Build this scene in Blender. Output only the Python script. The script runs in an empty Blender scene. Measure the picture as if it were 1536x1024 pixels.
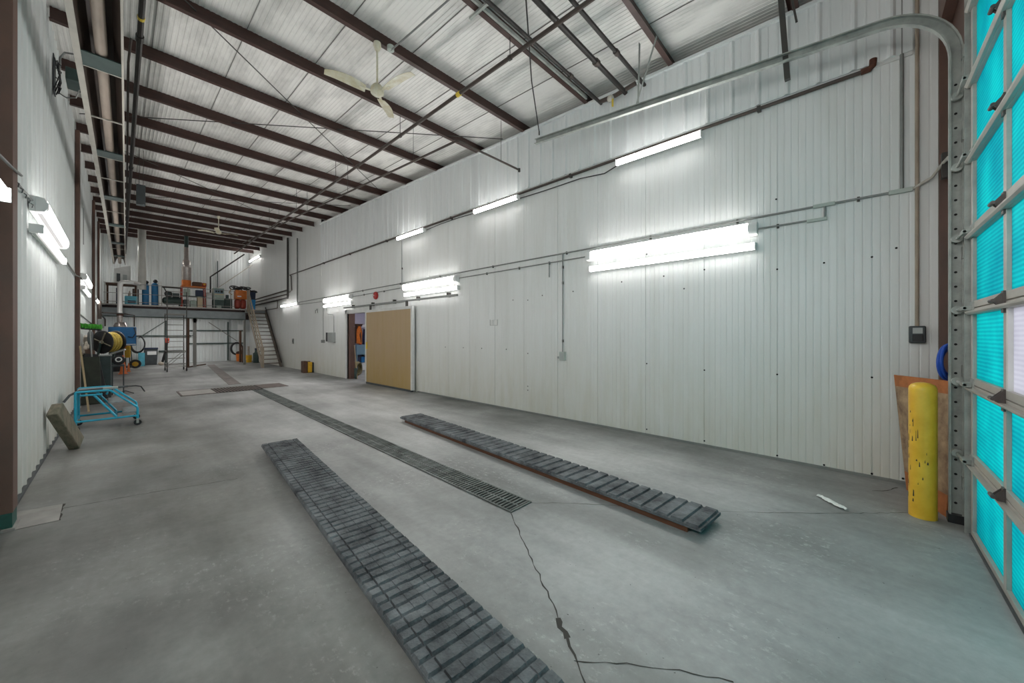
import bpy, bmesh, math, random
from mathutils import Vector, Matrix
random.seed(7)
SC = bpy.context.scene
COL = SC.collection
PI = math.pi

# ------------------------------------------------------------------ materials
def nodes(name):
    m = bpy.data.materials.new(name); m.use_nodes = True
    nt = m.node_tree
    return m, nt, nt.nodes['Principled BSDF'], nt.links

def mat(name, col, rough=.5, metal=0., vary=.0, scale=6., bump=0., bscale=40., col2=None, stretch=(1, 1, 1), spec=.5):
    """plain procedural material: colour mottled by a stretched noise, optional fine bump"""
    m, nt, b, L = nodes(name)
    b.inputs['Base Color'].default_value = (*col, 1)
    b.inputs['Roughness'].default_value = rough
    b.inputs['Metallic'].default_value = metal
    b.inputs['Specular IOR Level'].default_value = spec
    if vary > 0 or bump > 0:
        tc = nt.nodes.new('ShaderNodeTexCoord'); mp = nt.nodes.new('ShaderNodeMapping')
        mp.inputs['Scale'].default_value = stretch
        L.new(tc.outputs['Object'], mp.inputs['Vector'])
    if vary > 0:
        n = nt.nodes.new('ShaderNodeTexNoise'); n.inputs['Scale'].default_value = scale
        n.inputs['Detail'].default_value = 6; n.inputs['Roughness'].default_value = .6
        L.new(mp.outputs[0], n.inputs['Vector'])
        r = nt.nodes.new('ShaderNodeValToRGB')
        c2 = col2 or tuple(c * (1 - vary) for c in col)
        r.color_ramp.elements[0].position = .3; r.color_ramp.elements[0].color = (*c2, 1)
        r.color_ramp.elements[1].position = .68; r.color_ramp.elements[1].color = (*col, 1)
        L.new(n.outputs['Fac'], r.inputs['Fac']); L.new(r.outputs['Color'], b.inputs['Base Color'])
    if bump > 0:
        n2 = nt.nodes.new('ShaderNodeTexNoise'); n2.inputs['Scale'].default_value = bscale; n2.inputs['Detail'].default_value = 4
        L.new(mp.outputs[0], n2.inputs['Vector'])
        bp = nt.nodes.new('ShaderNodeBump'); bp.inputs['Strength'].default_value = bump; bp.inputs['Distance'].default_value = .01
        L.new(n2.outputs['Fac'], bp.inputs['Height']); L.new(bp.outputs['Normal'], b.inputs['Normal'])
    return m

def emit(name, col, s):
    m = bpy.data.materials.new(name); m.use_nodes = True
    nt = m.node_tree; nt.nodes.clear()
    e = nt.nodes.new('ShaderNodeEmission'); e.inputs[0].default_value = (*col, 1); e.inputs[1].default_value = s
    o = nt.nodes.new('ShaderNodeOutputMaterial'); nt.links.new(e.outputs[0], o.inputs[0])
    return m

def glazing(name, col, col2, tr=.85):
    """translucent twin-wall sheet with fine horizontal flutes and cloudy patches"""
    m = bpy.data.materials.new(name); m.use_nodes = True
    nt = m.node_tree; nt.nodes.clear(); L = nt.links
    tc = nt.nodes.new('ShaderNodeTexCoord')
    n = nt.nodes.new('ShaderNodeTexNoise'); n.inputs['Scale'].default_value = 2.2; n.inputs['Detail'].default_value = 5
    L.new(tc.outputs['Object'], n.inputs['Vector'])
    w = nt.nodes.new('ShaderNodeTexWave'); w.bands_direction = 'Z'; w.inputs['Scale'].default_value = 11; w.inputs['Distortion'].default_value = .6
    L.new(tc.outputs['Object'], w.inputs['Vector'])
    ad = nt.nodes.new('ShaderNodeMath'); ad.operation = 'MULTIPLY_ADD'; ad.inputs[1].default_value = .3
    L.new(w.outputs['Fac'], ad.inputs[0]); L.new(n.outputs['Fac'], ad.inputs[2])
    r = nt.nodes.new('ShaderNodeValToRGB')
    r.color_ramp.elements[0].position = .35; r.color_ramp.elements[0].color = (*col2, 1)
    r.color_ramp.elements[1].position = .9; r.color_ramp.elements[1].color = (*col, 1)
    L.new(ad.outputs[0], r.inputs['Fac'])
    t = nt.nodes.new('ShaderNodeBsdfTranslucent'); d = nt.nodes.new('ShaderNodeBsdfDiffuse')
    g = nt.nodes.new('ShaderNodeBsdfGlossy'); g.inputs['Roughness'].default_value = .35
    L.new(r.outputs['Color'], t.inputs['Color']); L.new(r.outputs['Color'], d.inputs['Color'])
    mx = nt.nodes.new('ShaderNodeMixShader'); mx.inputs[0].default_value = 1 - tr
    L.new(t.outputs[0], mx.inputs[1]); L.new(d.outputs[0], mx.inputs[2])
    m2 = nt.nodes.new('ShaderNodeMixShader'); m2.inputs[0].default_value = .03
    L.new(mx.outputs[0], m2.inputs[1]); L.new(g.outputs[0], m2.inputs[2])
    o = nt.nodes.new('ShaderNodeOutputMaterial'); L.new(m2.outputs[0], o.inputs[0])
    return m

def concrete():
    m, nt, b, L = nodes('concrete_floor')
    N = nt.nodes.new
    tc = N('ShaderNodeTexCoord')
    def noise(scale, detail, stretch=(1, 1, 1), rough=.55, off=(0, 0, 0)):
        mp = N('ShaderNodeMapping'); mp.inputs['Scale'].default_value = stretch; mp.inputs['Location'].default_value = off
        mp.inputs['Rotation'].default_value = (0, 0, .25)
        L.new(tc.outputs['Object'], mp.inputs['Vector'])
        n = N('ShaderNodeTexNoise'); n.inputs['Scale'].default_value = scale; n.inputs['Detail'].default_value = detail
        n.inputs['Roughness'].default_value = rough
        L.new(mp.outputs[0], n.inputs['Vector']); return n.outputs['Fac']
    def ramp(src, p0, c0, p1, c1):
        r = N('ShaderNodeValToRGB'); e = r.color_ramp.elements
        e[0].position = p0; e[0].color = (*c0, 1); e[1].position = p1; e[1].color = (*c1, 1)
        L.new(src, r.inputs['Fac']); return r.outputs['Color']
    def mix(kind, fac, a, c):
        x = N('ShaderNodeMix'); x.data_type = 'RGBA'; x.blend_type = kind
        if isinstance(fac, (int, float)): x.inputs[0].default_value = fac
        else: L.new(fac, x.inputs[0])
        L.new(a, x.inputs[6])
        if isinstance(c, tuple): x.inputs[7].default_value = (*c, 1)
        else: L.new(c, x.inputs[7])
        return x.outputs[2]
    base = ramp(noise(.55, 7, (1, .7, 1)), .28, FLOOR_D, .72, FLOOR_L)
    streak = ramp(noise(1.6, 6, (1.8, .25, 1), .6), .3, (.62, .62, .61), .68, (1, 1, 1))
    c = mix('MULTIPLY', .75, base, streak)
    fine = ramp(noise(14, 8, rough=.7), .3, (.80, .80, .80), .7, (1.06, 1.06, 1.06))
    c = mix('MULTIPLY', .8, c, fine)
    # pale scuffs, gathered in patches
    sc = ramp(noise(26, 5, (1, .6, 1), .75), .55, (0, 0, 0), .66, (1, 1, 1))
    pt = ramp(noise(1.1, 3, off=(3, 1, 0)), .46, (0, 0, 0), .66, (1, 1, 1))
    k = mix('MULTIPLY', 1, sc, pt)
    kk = N('ShaderNodeMix'); kk.data_type = 'RGBA'; kk.blend_type = 'MULTIPLY'; kk.inputs[0].default_value = 1; L.new(k, kk.inputs[6]); kk.inputs[7].default_value = (.55, .55, .55, 1)
    c = mix('MIX', kk.outputs[2], c, (.62, .63, .62))
    dk = ramp(noise(38, 3, off=(9, 4, 0)), .715, (0, 0, 0), .75, (1, 1, 1))
    c = mix('MIX', dk, c, (.09, .085, .08))
    # stained strip along the left wall, with the weaker light there painted in
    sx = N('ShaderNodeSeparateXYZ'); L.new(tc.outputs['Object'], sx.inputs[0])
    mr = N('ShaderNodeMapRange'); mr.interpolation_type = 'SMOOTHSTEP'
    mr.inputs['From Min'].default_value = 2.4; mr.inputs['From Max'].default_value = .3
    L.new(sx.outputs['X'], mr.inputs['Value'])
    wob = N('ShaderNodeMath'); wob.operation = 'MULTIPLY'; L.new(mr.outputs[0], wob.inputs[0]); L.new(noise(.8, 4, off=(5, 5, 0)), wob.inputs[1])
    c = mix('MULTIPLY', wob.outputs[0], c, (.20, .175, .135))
    # darker lane beside the right wall, with ragged edges
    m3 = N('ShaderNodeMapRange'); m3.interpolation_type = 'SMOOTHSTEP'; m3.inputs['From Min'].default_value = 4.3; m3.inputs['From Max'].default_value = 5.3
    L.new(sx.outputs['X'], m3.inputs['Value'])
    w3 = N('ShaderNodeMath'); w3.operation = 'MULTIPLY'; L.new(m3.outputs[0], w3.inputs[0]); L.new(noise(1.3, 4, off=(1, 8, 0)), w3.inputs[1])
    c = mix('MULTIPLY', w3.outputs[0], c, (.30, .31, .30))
    L.new(c, b.inputs['Base Color'])
    rr = N('ShaderNodeMapRange'); rr.inputs['To Min'].default_value = .38; rr.inputs['To Max'].default_value = .62
    L.new(noise(2.2, 5, off=(2, 7, 0)), rr.inputs['Value']); L.new(rr.outputs[0], b.inputs['Roughness'])
    b.inputs['Specular IOR Level'].default_value = .35
    bp = N('ShaderNodeBump'); bp.inputs['Strength'].default_value = .12; bp.inputs['Distance'].default_value = .004
    L.new(noise(60, 6, rough=.7), bp.inputs['Height']); L.new(bp.outputs[0], b.inputs['Normal'])
    return m

def streaked(name, col, dirt, rough, amount, sc=(3, 3, .25), low=None):
    """painted sheet metal with vertical dirt runs; LOW: (height, colour) of splashed grime that starts at the floor"""
    m, nt, b, L = nodes(name); N = nt.nodes.new
    tc = N('ShaderNodeTexCoord'); mp = N('ShaderNodeMapping'); mp.inputs['Scale'].default_value = sc
    L.new(tc.outputs['Object'], mp.inputs['Vector'])
    n = N('ShaderNodeTexNoise'); n.inputs['Scale'].default_value = 2.; n.inputs['Detail'].default_value = 8; n.inputs['Roughness'].default_value = .65
    L.new(mp.outputs[0], n.inputs['Vector'])
    r = N('ShaderNodeMapRange'); r.inputs['From Min'].default_value = .45; r.inputs['From Max'].default_value = .75
    r.inputs['To Max'].default_value = amount
    L.new(n.outputs['Fac'], r.inputs['Value'])
    x = N('ShaderNodeMix'); x.data_type = 'RGBA'
    x.inputs[6].default_value = (*col, 1); x.inputs[7].default_value = (*dirt, 1)
    L.new(r.outputs[0], x.inputs[0])
    out = x.outputs[2]
    if low:
        n2 = N('ShaderNodeTexNoise'); n2.inputs['Scale'].default_value = 5; n2.inputs['Detail'].default_value = 6
        mp2 = N('ShaderNodeMapping'); mp2.inputs['Scale'].default_value = (1.5, 1.5, .3); L.new(tc.outputs['Object'], mp2.inputs[0]); L.new(mp2.outputs[0], n2.inputs[0])
        s = N('ShaderNodeSeparateXYZ'); L.new(tc.outputs['Object'], s.inputs[0])
        q = N('ShaderNodeMapRange'); q.inputs['From Min'].default_value = low[0]; q.inputs['From Max'].default_value = 0
        q.interpolation_type = 'SMOOTHSTEP'
        L.new(s.outputs['Z'], q.inputs['Value'])
        mm = N('ShaderNodeMath'); mm.operation = 'MULTIPLY'; L.new(q.outputs[0], mm.inputs[0]); L.new(n2.outputs['Fac'], mm.inputs[1])
        y = N('ShaderNodeMix'); y.data_type = 'RGBA'; L.new(mm.outputs[0], y.inputs[0]); L.new(out, y.inputs[6]); y.inputs[7].default_value = (*low[1], 1)
        out = y.outputs[2]
    L.new(out, b.inputs['Base Color']); b.inputs['Roughness'].default_value = rough
    return m

FLOOR_D, FLOOR_L = (.19, .195, .19), (.62, .625, .62)
LAMP = 29.0
M = dict(
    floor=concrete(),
    wallw=streaked('white_wall_sheet', (.80, .81, .80), (.66, .66, .62), .38, .5, low=(1.9, (.62, .60, .50))),
    clad=streaked('white_upper_sheet', (.78, .80, .80), (.62, .64, .64), .42, .5),
    leftw=streaked('left_wall_sheet', (.74, .77, .76), (.60, .61, .58), .42, .5, low=(1.2, (.50, .48, .40))),
    farw=streaked('far_wall_sheet', (.76, .79, .79), (.56, .54, .51), .45, .6),
    ceil=streaked('roof_sheet', (.86, .84, .81), (.46, .45, .43), .5, .8, (1.6, .5, 1)),
    purlin=mat('red_oxide_steel', (.072, .033, .026), .5, 0, .4, 5, stretch=(.6, 3, 3)),
    column=mat('brown_column_paint', (.17, .088, .066), .5, 0, .45, 4, col2=(.11, .068, .055), stretch=(1, 1, .5)),
    colbase=mat('green_base_paint', (.03, .12, .10), .6, 0, .4, 9),
    pipe=mat('dark_iron_pipe', (.035, .030, .027), .5, .2, .3, 8),
    brownpipe=mat('brown_iron_pipe', (.075, .056, .047), .5, .2, .3, 8),
    rust=mat('rusty_elbow', (.13, .045, .025), .7, 0, .5, 30),
    rod=mat('hanger_rod_steel', (.07, .065, .06), .5, .5),
    conduit=mat('grey_conduit', (.30, .31, .30), .45, .5, .2, 10),
    hinge=mat('worn_hinge_steel', (.12, .10, .095), .45, .4, .3, 20),
    galv=mat('galvanised_track', (.44, .46, .43), .45, .25, .4, 7),
    alu=mat('door_rail_aluminium', (.52, .49, .44), .45, .2, .35, 4, col2=(.36, .34, .31), stretch=(.5, 1, 1)),
    hole=mat('dark_hole', (.01, .01, .01), .9),
    teal=glazing('teal_twinwall_sheet', (.01, .80, .79), (.0, .46, .55)),
    whitep=glazing('white_door_sheet', (.90, .89, .95), (.74, .72, .80), .6),
    lampw=mat('white_lamp_housing', (.80, .80, .79), .4),
    lampend=mat('grey_lamp_end', (.45, .50, .46), .4),
    softlens=emit('lamp_side_glow', (1., .985, .96), .75),
    tube=emit('fluorescent_light', (1., .985, .96), LAMP),
    fanw=mat('ivory_fan_paint', (.72, .70, .60), .45, 0, .3, 9, col2=(.55, .47, .28)),
    white=mat('white_paint', (.75, .75, .73), .5, 0, .15, 5),
    rubber=mat('dusty_rubber', (.185, .20, .21), .75, 0, .8, 4.5, 1., 50, col2=(.016, .018, .023)),
    timber=mat('orange_timber', (.15, .058, .026), .7, 0, .5, 8, stretch=(6, .5, 6)),
    steelbar=mat('grate_steel', (.20, .22, .21), .55, .3, .65, 5, col2=(.05, .055, .05)),
    pit=mat('grate_pit', (.012, .013, .012), .9),
    brownplate=mat('brown_trench_plate', (.17, .13, .115), .6, .2, .5, 9),
    greyplate=mat('grey_trench_plate', (.38, .36, .34), .6, 0, .3, 6),
    trenchplate=mat('worn_trench_plate', (.27, .235, .22), .6, 0, .5, 5),
    jointgrey=mat('roof_joint_grey', (.20, .19, .18), .6),
    crack=mat('floor_crack', (.055, .05, .045), .9),
    ply=mat('osb_sheet', (.46, .32, .19), .75, 0, .55, 9, .3, 60, col2=(.17, .10, .06)),
    plyred=mat('osb_red_edge', (.50, .17, .05), .75, 0, .4, 10),
    bollard=mat('yellow_bollard_paint', (.90, .56, .05), .35, 0, .35, 5, col2=(.74, .40, .02)),
    bluehose=mat('blue_hose', (.01, .07, .42), .35),
    tan=streaked('tan_door_sheet', (.46, .33, .19), (.42, .30, .13), .5, .7, low=(1.4, (.44, .29, .06))),
    red=mat('red_bell_paint', (.45, .03, .03), .35),
    panelgrey=mat('grey_panel_box', (.42, .44, .43), .45, .2),
    black=mat('black_plastic', (.015, .015, .017), .45),
    darkgrey=mat('dark_grey_plastic', (.07, .08, .085), .5, 0, .3, 6),
    cabinet=mat('grey_green_cabinet', (.06, .085, .085), .5, .1, .4, 5),
    board=mat('dark_stored_board', (.035, .042, .03), .7, 0, .5, 6),
    brownboard=mat('brown_stored_board', (.12, .06, .035), .7, 0, .4, 6),
    wood=mat('weathered_wood', (.24, .20, .15), .8, 0, .5, 7, .3, 30, col2=(.10, .11, .075), stretch=(3, 3, .6)),
    stick=mat('pine_stick', (.50, .38, .22), .6, 0, .2, 9),
    teal_paint=mat('turquoise_paint', (.02, .42, .62), .4, .05, .25, 8),
    grip=mat('grey_step_tread', (.30, .34, .35), .6, 0, .4, 25),
    green=mat('green_bristle', (.10, .55, .05), .8, 0, .5, 60, 1, 120),
    yhose=mat('yellow_hose', (.55, .40, .08), .5, 0, .35, 30),
    yellow=mat('yellow_machine', (.75, .42, .02), .4, 0, .2, 8),
    orange=mat('orange_paint', (.75, .20, .03), .45, 0, .25, 8),
    redpaint=mat('red_machine', (.42, .05, .025), .4, 0, .3, 8),
    cone=mat('orange_cone', (.80, .20, .05), .5, 0, .2, 10),
    bluem=mat('blue_machine', (.02, .17, .42), .4, 0, .3, 5),
    tank=mat('blue_tank', (.03, .20, .42), .4, 0, .2, 4),
    turq=mat('turquoise_case', (.12, .48, .62), .45, 0, .25, 8),
    brightblue=mat('bright_blue_bin', (.01, .28, .66), .4),
    navy=mat('navy_bin', (.02, .03, .07), .5),
    beige=mat('beige_box', (.55, .45, .30), .6),
    palegreen=mat('pale_green_box', (.40, .48, .42), .5, 0, .3, 9),
    dgreen=mat('dark_green_iron', (.07, .11, .10), .55, .2, .4, 9),
    mezz=mat('grey_mezzanine_beam', (.30, .33, .34), .5, .2, .2, 5),
    deck=mat('mezzanine_deck_edge', (.45, .42, .40), .6),
    joist=mat('dark_joist', (.05, .03, .028), .7),
    stairw=mat('grey_brown_stair_wood', (.21, .17, .14), .7, 0, .4, 6, stretch=(2, 2, .6)),
    rail=mat('pale_rail_wood', (.44, .36, .28), .65, 0, .35, 6, stretch=(2, 2, .6)),
    steelpost=mat('grey_post', (.30, .29, .27), .5, .2),
    ductw=mat('pale_duct', (.62, .61, .57), .4, .2, .15, 3),
    ductl=mat('white_bent_duct', (.82, .80, .78), .3, .3),
    stack=mat('steel_flue', (.52, .46, .43), .3, .75, .3, 5),
    hood=mat('heater_reflector', (.075, .052, .040), .5, .1, .5, 3, stretch=(1, .4, 1)),
    hoodedge=mat('heater_edge_flange', (.55, .52, .46), .5, .1, .2, 4),
    heattube=mat('heater_tube', (.44, .36, .30), .55, .15, .25, 5, stretch=(1, .4, 1)),
    hplate=mat('heater_green_plate', (.05, .085, .078), .5, .2, .3, 6),
    paper=mat('white_paper', (.80, .82, .79), .7, 0, .1, 40),
    lav=mat('lavender_wall', (.62, .60, .70), .6),
    blueband=mat('blue_wall_band', (.12, .14, .32), .6),
    coat=mat('orange_coat', (.72, .19, .02), .8, 0, .4, 12),
    coatd=mat('dark_coat', (.05, .02, .015), .8),
    coatp=mat('red_pink_coat', (.60, .06, .08), .8),
    navycoat=mat('navy_coat', (.015, .018, .06), .8),
    locker=mat('teal_grey_locker', (.14, .24, .30), .5),
    coil=mat('olive_hose', (.19, .16, .07), .7, 0, .5, 30),
    yvalve=mat('yellow_valve', (.75, .55, .06), .5),
    rag=mat('pale_rag', (.62, .54, .46), .8, 0, .4, 14),
)

# ------------------------------------------------------------------ geometry helpers
class MB:
    def __init__(s): s.v = []; s.f = []
    def add(s, vs, fs):
        o = len(s.v); s.v += [tuple(v) for v in vs]; s.f += [tuple(i + o for i in f) for f in fs]; return s
    def box(s, x0, y0, z0, x1, y1, z1):
        x0, x1 = sorted((x0, x1)); y0, y1 = sorted((y0, y1)); z0, z1 = sorted((z0, z1))
        return s.add([(x0, y0, z0), (x1, y0, z0), (x1, y1, z0), (x0, y1, z0), (x0, y0, z1), (x1, y0, z1), (x1, y1, z1), (x0, y1, z1)],
                     [(3, 2, 1, 0), (4, 5, 6, 7), (0, 1, 5, 4), (1, 2, 6, 5), (2, 3, 7, 6), (3, 0, 4, 7)])
    def bar(s, p, q, w, h, up=(0, 0, 1)):
        """box of section w x h from p to q"""
        p, q, up = Vector(p), Vector(q), Vector(up)
        d = (q - p).normalized()
        if abs(d.dot(up)) > .98: up = Vector((0, 1, 0))
        r = d.cross(up).normalized(); u = r.cross(d)
        vs = [e + r * (a * w / 2) + u * (b * h / 2) for e in (p, q) for a, b in ((-1, -1), (1, -1), (1, 1), (-1, 1))]
        return s.add(vs, [(0, 1, 2, 3), (7, 6, 5, 4), (0, 4, 5, 1), (1, 5, 6, 2), (2, 6, 7, 3), (3, 7, 4, 0)])
    def prism(s, poly, axis, a, b):
        """closed polygon in the plane normal to AXIS swept from a to b"""
        n = len(poly)
        def pt(u, v, t): return {'x': (t, u, v), 'y': (u, t, v), 'z': (u, v, t)}[axis]
        vs = [pt(u, v, a) for u, v in poly] + [pt(u, v, b) for u, v in poly]
        fs = [tuple(range(n))[::-1], tuple(range(n, 2 * n))] + [(i, (i + 1) % n, n + (i + 1) % n, n + i) for i in range(n)]
        return s.add(vs, fs)
    def tube(s, pts, r, n=10, closed=False, caps=True):
        pts = [Vector(p) for p in pts]; m = len(pts)
        rs = r if isinstance(r, (list, tuple)) else [r] * m
        prev = None; o = len(s.v)
        for i, p in enumerate(pts):
            if closed: t = pts[(i + 1) % m] - pts[i - 1]
            else: t = pts[min(i + 1, m - 1)] - pts[max(i - 1, 0)]
            t.normalize()
            if prev is None:
                a = Vector((0, 0, 1)) if abs(t.z) < .9 else Vector((1, 0, 0))
                prev = t.cross(a).normalized()
            prev = (prev - t * prev.dot(t)).normalized(); b = t.cross(prev)
            for k in range(n):
                a = 2 * PI * k / n
                s.v.append(tuple(p + (prev * math.cos(a) + b * math.sin(a)) * rs[i]))
        for i in range(m if closed else m - 1):
            j = (i + 1) % m
            for k in range(n):
                l = (k + 1) % n
                s.f.append((o + i * n + k, o + i * n + l, o + j * n + l, o + j * n + k))
        if caps and not closed:
            s.f.append(tuple(o + k for k in range(n))[::-1]); s.f.append(tuple(o + (m - 1) * n + k for k in range(n)))
        return s
    def cyl(s, p, q, r, n=14, r2=None): return s.tube([p, q], [r, r if r2 is None else r2], n)
    def lathe(s, prof, c, axis='z', n=20):
        """profile (radius, height) turned about AXIS through c"""
        o = len(s.v); m = len(prof); c = Vector(c)
        for r, h in prof:
            for k in range(n):
                a = 2 * PI * k / n; u, v = r * math.cos(a), r * math.sin(a)
                s.v.append(tuple(c + Vector({'z': (u, v, h), 'x': (h, u, v), 'y': (u, h, v)}[axis])))
        for i in range(m - 1):
            for k in range(n):
                l = (k + 1) % n
                s.f.append((o + i * n + k, o + i * n + l, o + (i + 1) * n + l, o + (i + 1) * n + k))
        s.f.append(tuple(o + k for k in range(n))[::-1]); s.f.append(tuple(o + (m - 1) * n + k for k in range(n)))
        return s
    def torus(s, c, R, r, axis='z', n=28, k=8, sy=1., rot=None):
        pts = []
        for i in range(n):
            a = 2 * PI * i / n; u, v = R * math.cos(a), R * sy * math.sin(a)
            p = Vector({'z': (u, v, 0), 'x': (0, u, v), 'y': (u, 0, v)}[axis])
            if rot is not None: p = rot @ p
            pts.append(Vector(c) + p)
        return s.tube(pts, r, k, closed=True)
    def blob(s, c, rx, ry, rz, n=10, m=7, jit=0., rnd=random):
        o = len(s.v)
        for i in range(1, m):
            t = PI * i / m
            for k in range(n):
                a = 2 * PI * k / n; j = 1 + rnd.uniform(-jit, jit)
                s.v.append((c[0] + rx * j * math.sin(t) * math.cos(a), c[1] + ry * j * math.sin(t) * math.sin(a), c[2] + rz * j * math.cos(t)))
        for i in range(m - 2):
            for k in range(n):
                l = (k + 1) % n
                s.f.append((o + i * n + k, o + (i + 1) * n + k, o + (i + 1) * n + l, o + i * n + l))
        s.f.append(tuple(o + k for k in range(n))); s.f.append(tuple(o + (m - 2) * n + k for k in range(n))[::-1])
        return s
    def build(s, name, m, parent=None, bevel=0., smooth=True, local=False, ang=35):
        off = Vector((0, 0, 0))
        if parent is not None and not local:
            q = parent
            while q is not None: off += q.location; q = q.parent
        me = bpy.data.meshes.new(name)
        me.from_pydata([tuple(Vector(v) - off) for v in s.v], [], s.f); me.update()
        bm = bmesh.new(); bm.from_mesh(me); bmesh.ops.recalc_face_normals(bm, faces=bm.faces); bm.to_mesh(me); bm.free()
        if smooth:
            for p in me.polygons: p.use_smooth = True
            me.set_sharp_from_angle(angle=math.radians(ang))
        o = bpy.data.objects.new(name, me); COL.objects.link(o); o.parent = parent
        o.data.materials.append(M[m] if isinstance(m, str) else m)
        if bevel > 0:
            b = o.modifiers.new('edge', 'BEVEL'); b.width = bevel; b.segments = 2; b.limit_method = 'ANGLE'
        return o

def thing(name, label, cat, loc=(0, 0, 0), group=None):
    o = bpy.data.objects.new(name, None); COL.objects.link(o); o.location = loc; o.empty_display_size = .1
    o['label'] = label; o['category'] = cat
    if group: o['group'] = group
    return o
def tag(o, label, cat, group=None):
    o['label'] = label; o['category'] = cat
    if group: o['group'] = group
    return o
def struct(o, label=None, cat=None):
    o['kind'] = 'structure'
    if label: o['label'] = label
    if cat: o['category'] = cat
    return o
def dup(root, loc, label, group=None):
    r = root.copy(); COL.objects.link(r); r.location = loc; r['label'] = label
    if group: r['group'] = group
    for ch in list(root.children):
        c = ch.copy(); COL.objects.link(c); c.parent = r
        for g in list(ch.children):
            d = g.copy(); COL.objects.link(d); d.parent = c
    return r
def arc(c, r, a0, a1, n, plane='yz'):
    out = []
    for i in range(n + 1):
        a = math.radians(a0 + (a1 - a0) * i / n); u, v = r * math.cos(a), r * math.sin(a)
        out.append(tuple(Vector(c) + Vector({'yz': (0, u, v), 'xz': (u, 0, v), 'xy': (u, v, 0)}[plane])))
    return out

# ------------------------------------------------------------------ the shell
XR, XL, YF, YB = 5.78, -.69, -.72, 28.9
def under(y): return 5.59 + .041 * y      # underside of the purlins
def deck(y): return 5.80 + .041 * y       # roof sheet

def ribbed(mb, prof, along, base, inward, thick, z0, z1):
    """sheet whose profile (s, out) runs along X or Y at BASE; OUT is towards the room; closed at the back"""
    n = len(prof); o = len(mb.v)
    for s_, out in prof:
        f, k = base + inward * out, base - inward * thick
        for d, z in ((f, z0), (f, z1(s_)), (k, z1(s_)), (k, z0)):
            mb.v.append((d, s_, z) if along == 'Y' else (s_, d, z))
    for i in range(n - 1):
        a, b = o + 4 * i, o + 4 * (i + 1)
        for k in range(4):
            l = (k + 1) % 4
            mb.f.append((a + k, b + k, b + l, a + l))
    mb.f.append((o, o + 1, o + 2, o + 3)); e = o + 4 * (n - 1); mb.f.append((e + 3, e + 2, e + 1, e))

def fine(s0, s1, pitch=.0722, seam=.8667, first=-.11):
    """flat panel with narrow grooves every PITCH and a deeper joint every SEAM"""
    out = [(s0, 0)]; k = math.ceil((s0 - first + .02) / pitch)
    per = round(seam / pitch)
    while first + k * pitch < s1 - .02:
        c = first + k * pitch
        w, d = (.006, -.013) if k % per == 0 else (.009, -.0035)
        out += [(c - w, 0), (c - w * .3, d), (c + w * .3, d), (c + w, 0)]; k += 1
    return out + [(s1, 0)]
def trap(s0, s1, pitch=.305, first=.044, h=.028, top=.022, foot=.05, minor=True):
    out = [(s0, 0)]; k = math.ceil((s0 - first + foot) / pitch)
    while first + k * pitch < s1 - foot:
        c = first + k * pitch
        out += [(c - foot / 2 - .01, 0), (c - top / 2, h), (c + top / 2, h), (c + foot / 2 + .01, 0)]
        if minor:
            for q in (.33, .67):
                e = c + pitch * q
                if e < s1 - .03: out += [(e - .014, 0), (e - .006, .005), (e + .006, .005), (e + .014, 0)]
        k += 1
    return out + [(s1, 0)]

def farprof(s0, s1):
    out = [(s0, 0)]; c = s0 + .1; k = 0
    while c < s1 - .05:
        if k % 3 == 0: out += [(c - .03, 0), (c - .018, -.03), (c + .018, -.03), (c + .03, 0)]
        else: out += [(c - .012, 0), (c - .006, .012), (c + .006, .012), (c + .012, 0)]
        c += .1; k += 1
    return out + [(s1, 0)]

# floor
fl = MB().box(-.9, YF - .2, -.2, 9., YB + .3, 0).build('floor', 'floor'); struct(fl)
def crack(pts, w, name='crack'):
    mb = MB(); left = []; right = []
    rnd = random.Random(int(pts[0][0] * 1000))
    seq = []
    for (x0, y0), (x1, y1) in zip(pts, pts[1:]):
        n = max(2, int(math.hypot(x1 - x0, y1 - y0) / .05))
        for i in range(n): seq.append((x0 + (x1 - x0) * i / n, y0 + (y1 - y0) * i / n))
    seq.append(pts[-1])
    for i, (x, y) in enumerate(seq):
        j = min(i, len(seq) - 2); dx, dy = seq[j + 1][0] - seq[j][0], seq[j + 1][1] - seq[j][1]; l = math.hypot(dx, dy) or 1
        nx, ny = -dy / l, dx / l; o = rnd.uniform(-.009, .009) if 0 < i < len(seq) - 1 else 0; ww = w * rnd.uniform(.4, 1.5)
        left.append((x + nx * (o + ww), y + ny * (o + ww), .0015)); right.append((x + nx * (o - ww), y + ny * (o - ww), .0015))
    n = len(seq)
    mb.add(left + right, [(i, i + 1, n + i + 1, n + i) for i in range(n - 1)])
    return mb.build(name, 'crack', fl, smooth=False)
crack([(2.42, 2.29), (2.08, 1.8), (1.89, 1.51), (1.70, 1.24)], .004)
crack([(1.70, 1.24), (1.66, 1.19), (1.62, 1.12)], .016)
crack([(1.62, 1.12), (1.46, .92), (1.3, .7)], .006)
crack([(2.69, 2.29), (3.0, 1.93), (3.85, .78), (4.31, .25), (4.95, -.40)], .0022)
crack([(1.53, 1.02), (1.69, .82), (1.83, .62), (1.94, .42)], .003)
crack([(-.36, 5.37), (-.09, 5.32), (.33, 5.22), (.9, 5.06)], .004)
crack([(5.3, -.1), (5.42, -.22), (5.6, -.3)], .006)
pt = MB().prism([(-.64, 5.06), (-.36, 5.04), (-.37, 5.50), (-.66, 5.56)], 'z', .0005, .004).build('floor_patch', 'greyplate', fl)
crack([(-.36, 5.50), (-.36, 5.04)], .007); crack([(-.64, 5.56), (-.36, 5.50)], .005)

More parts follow.
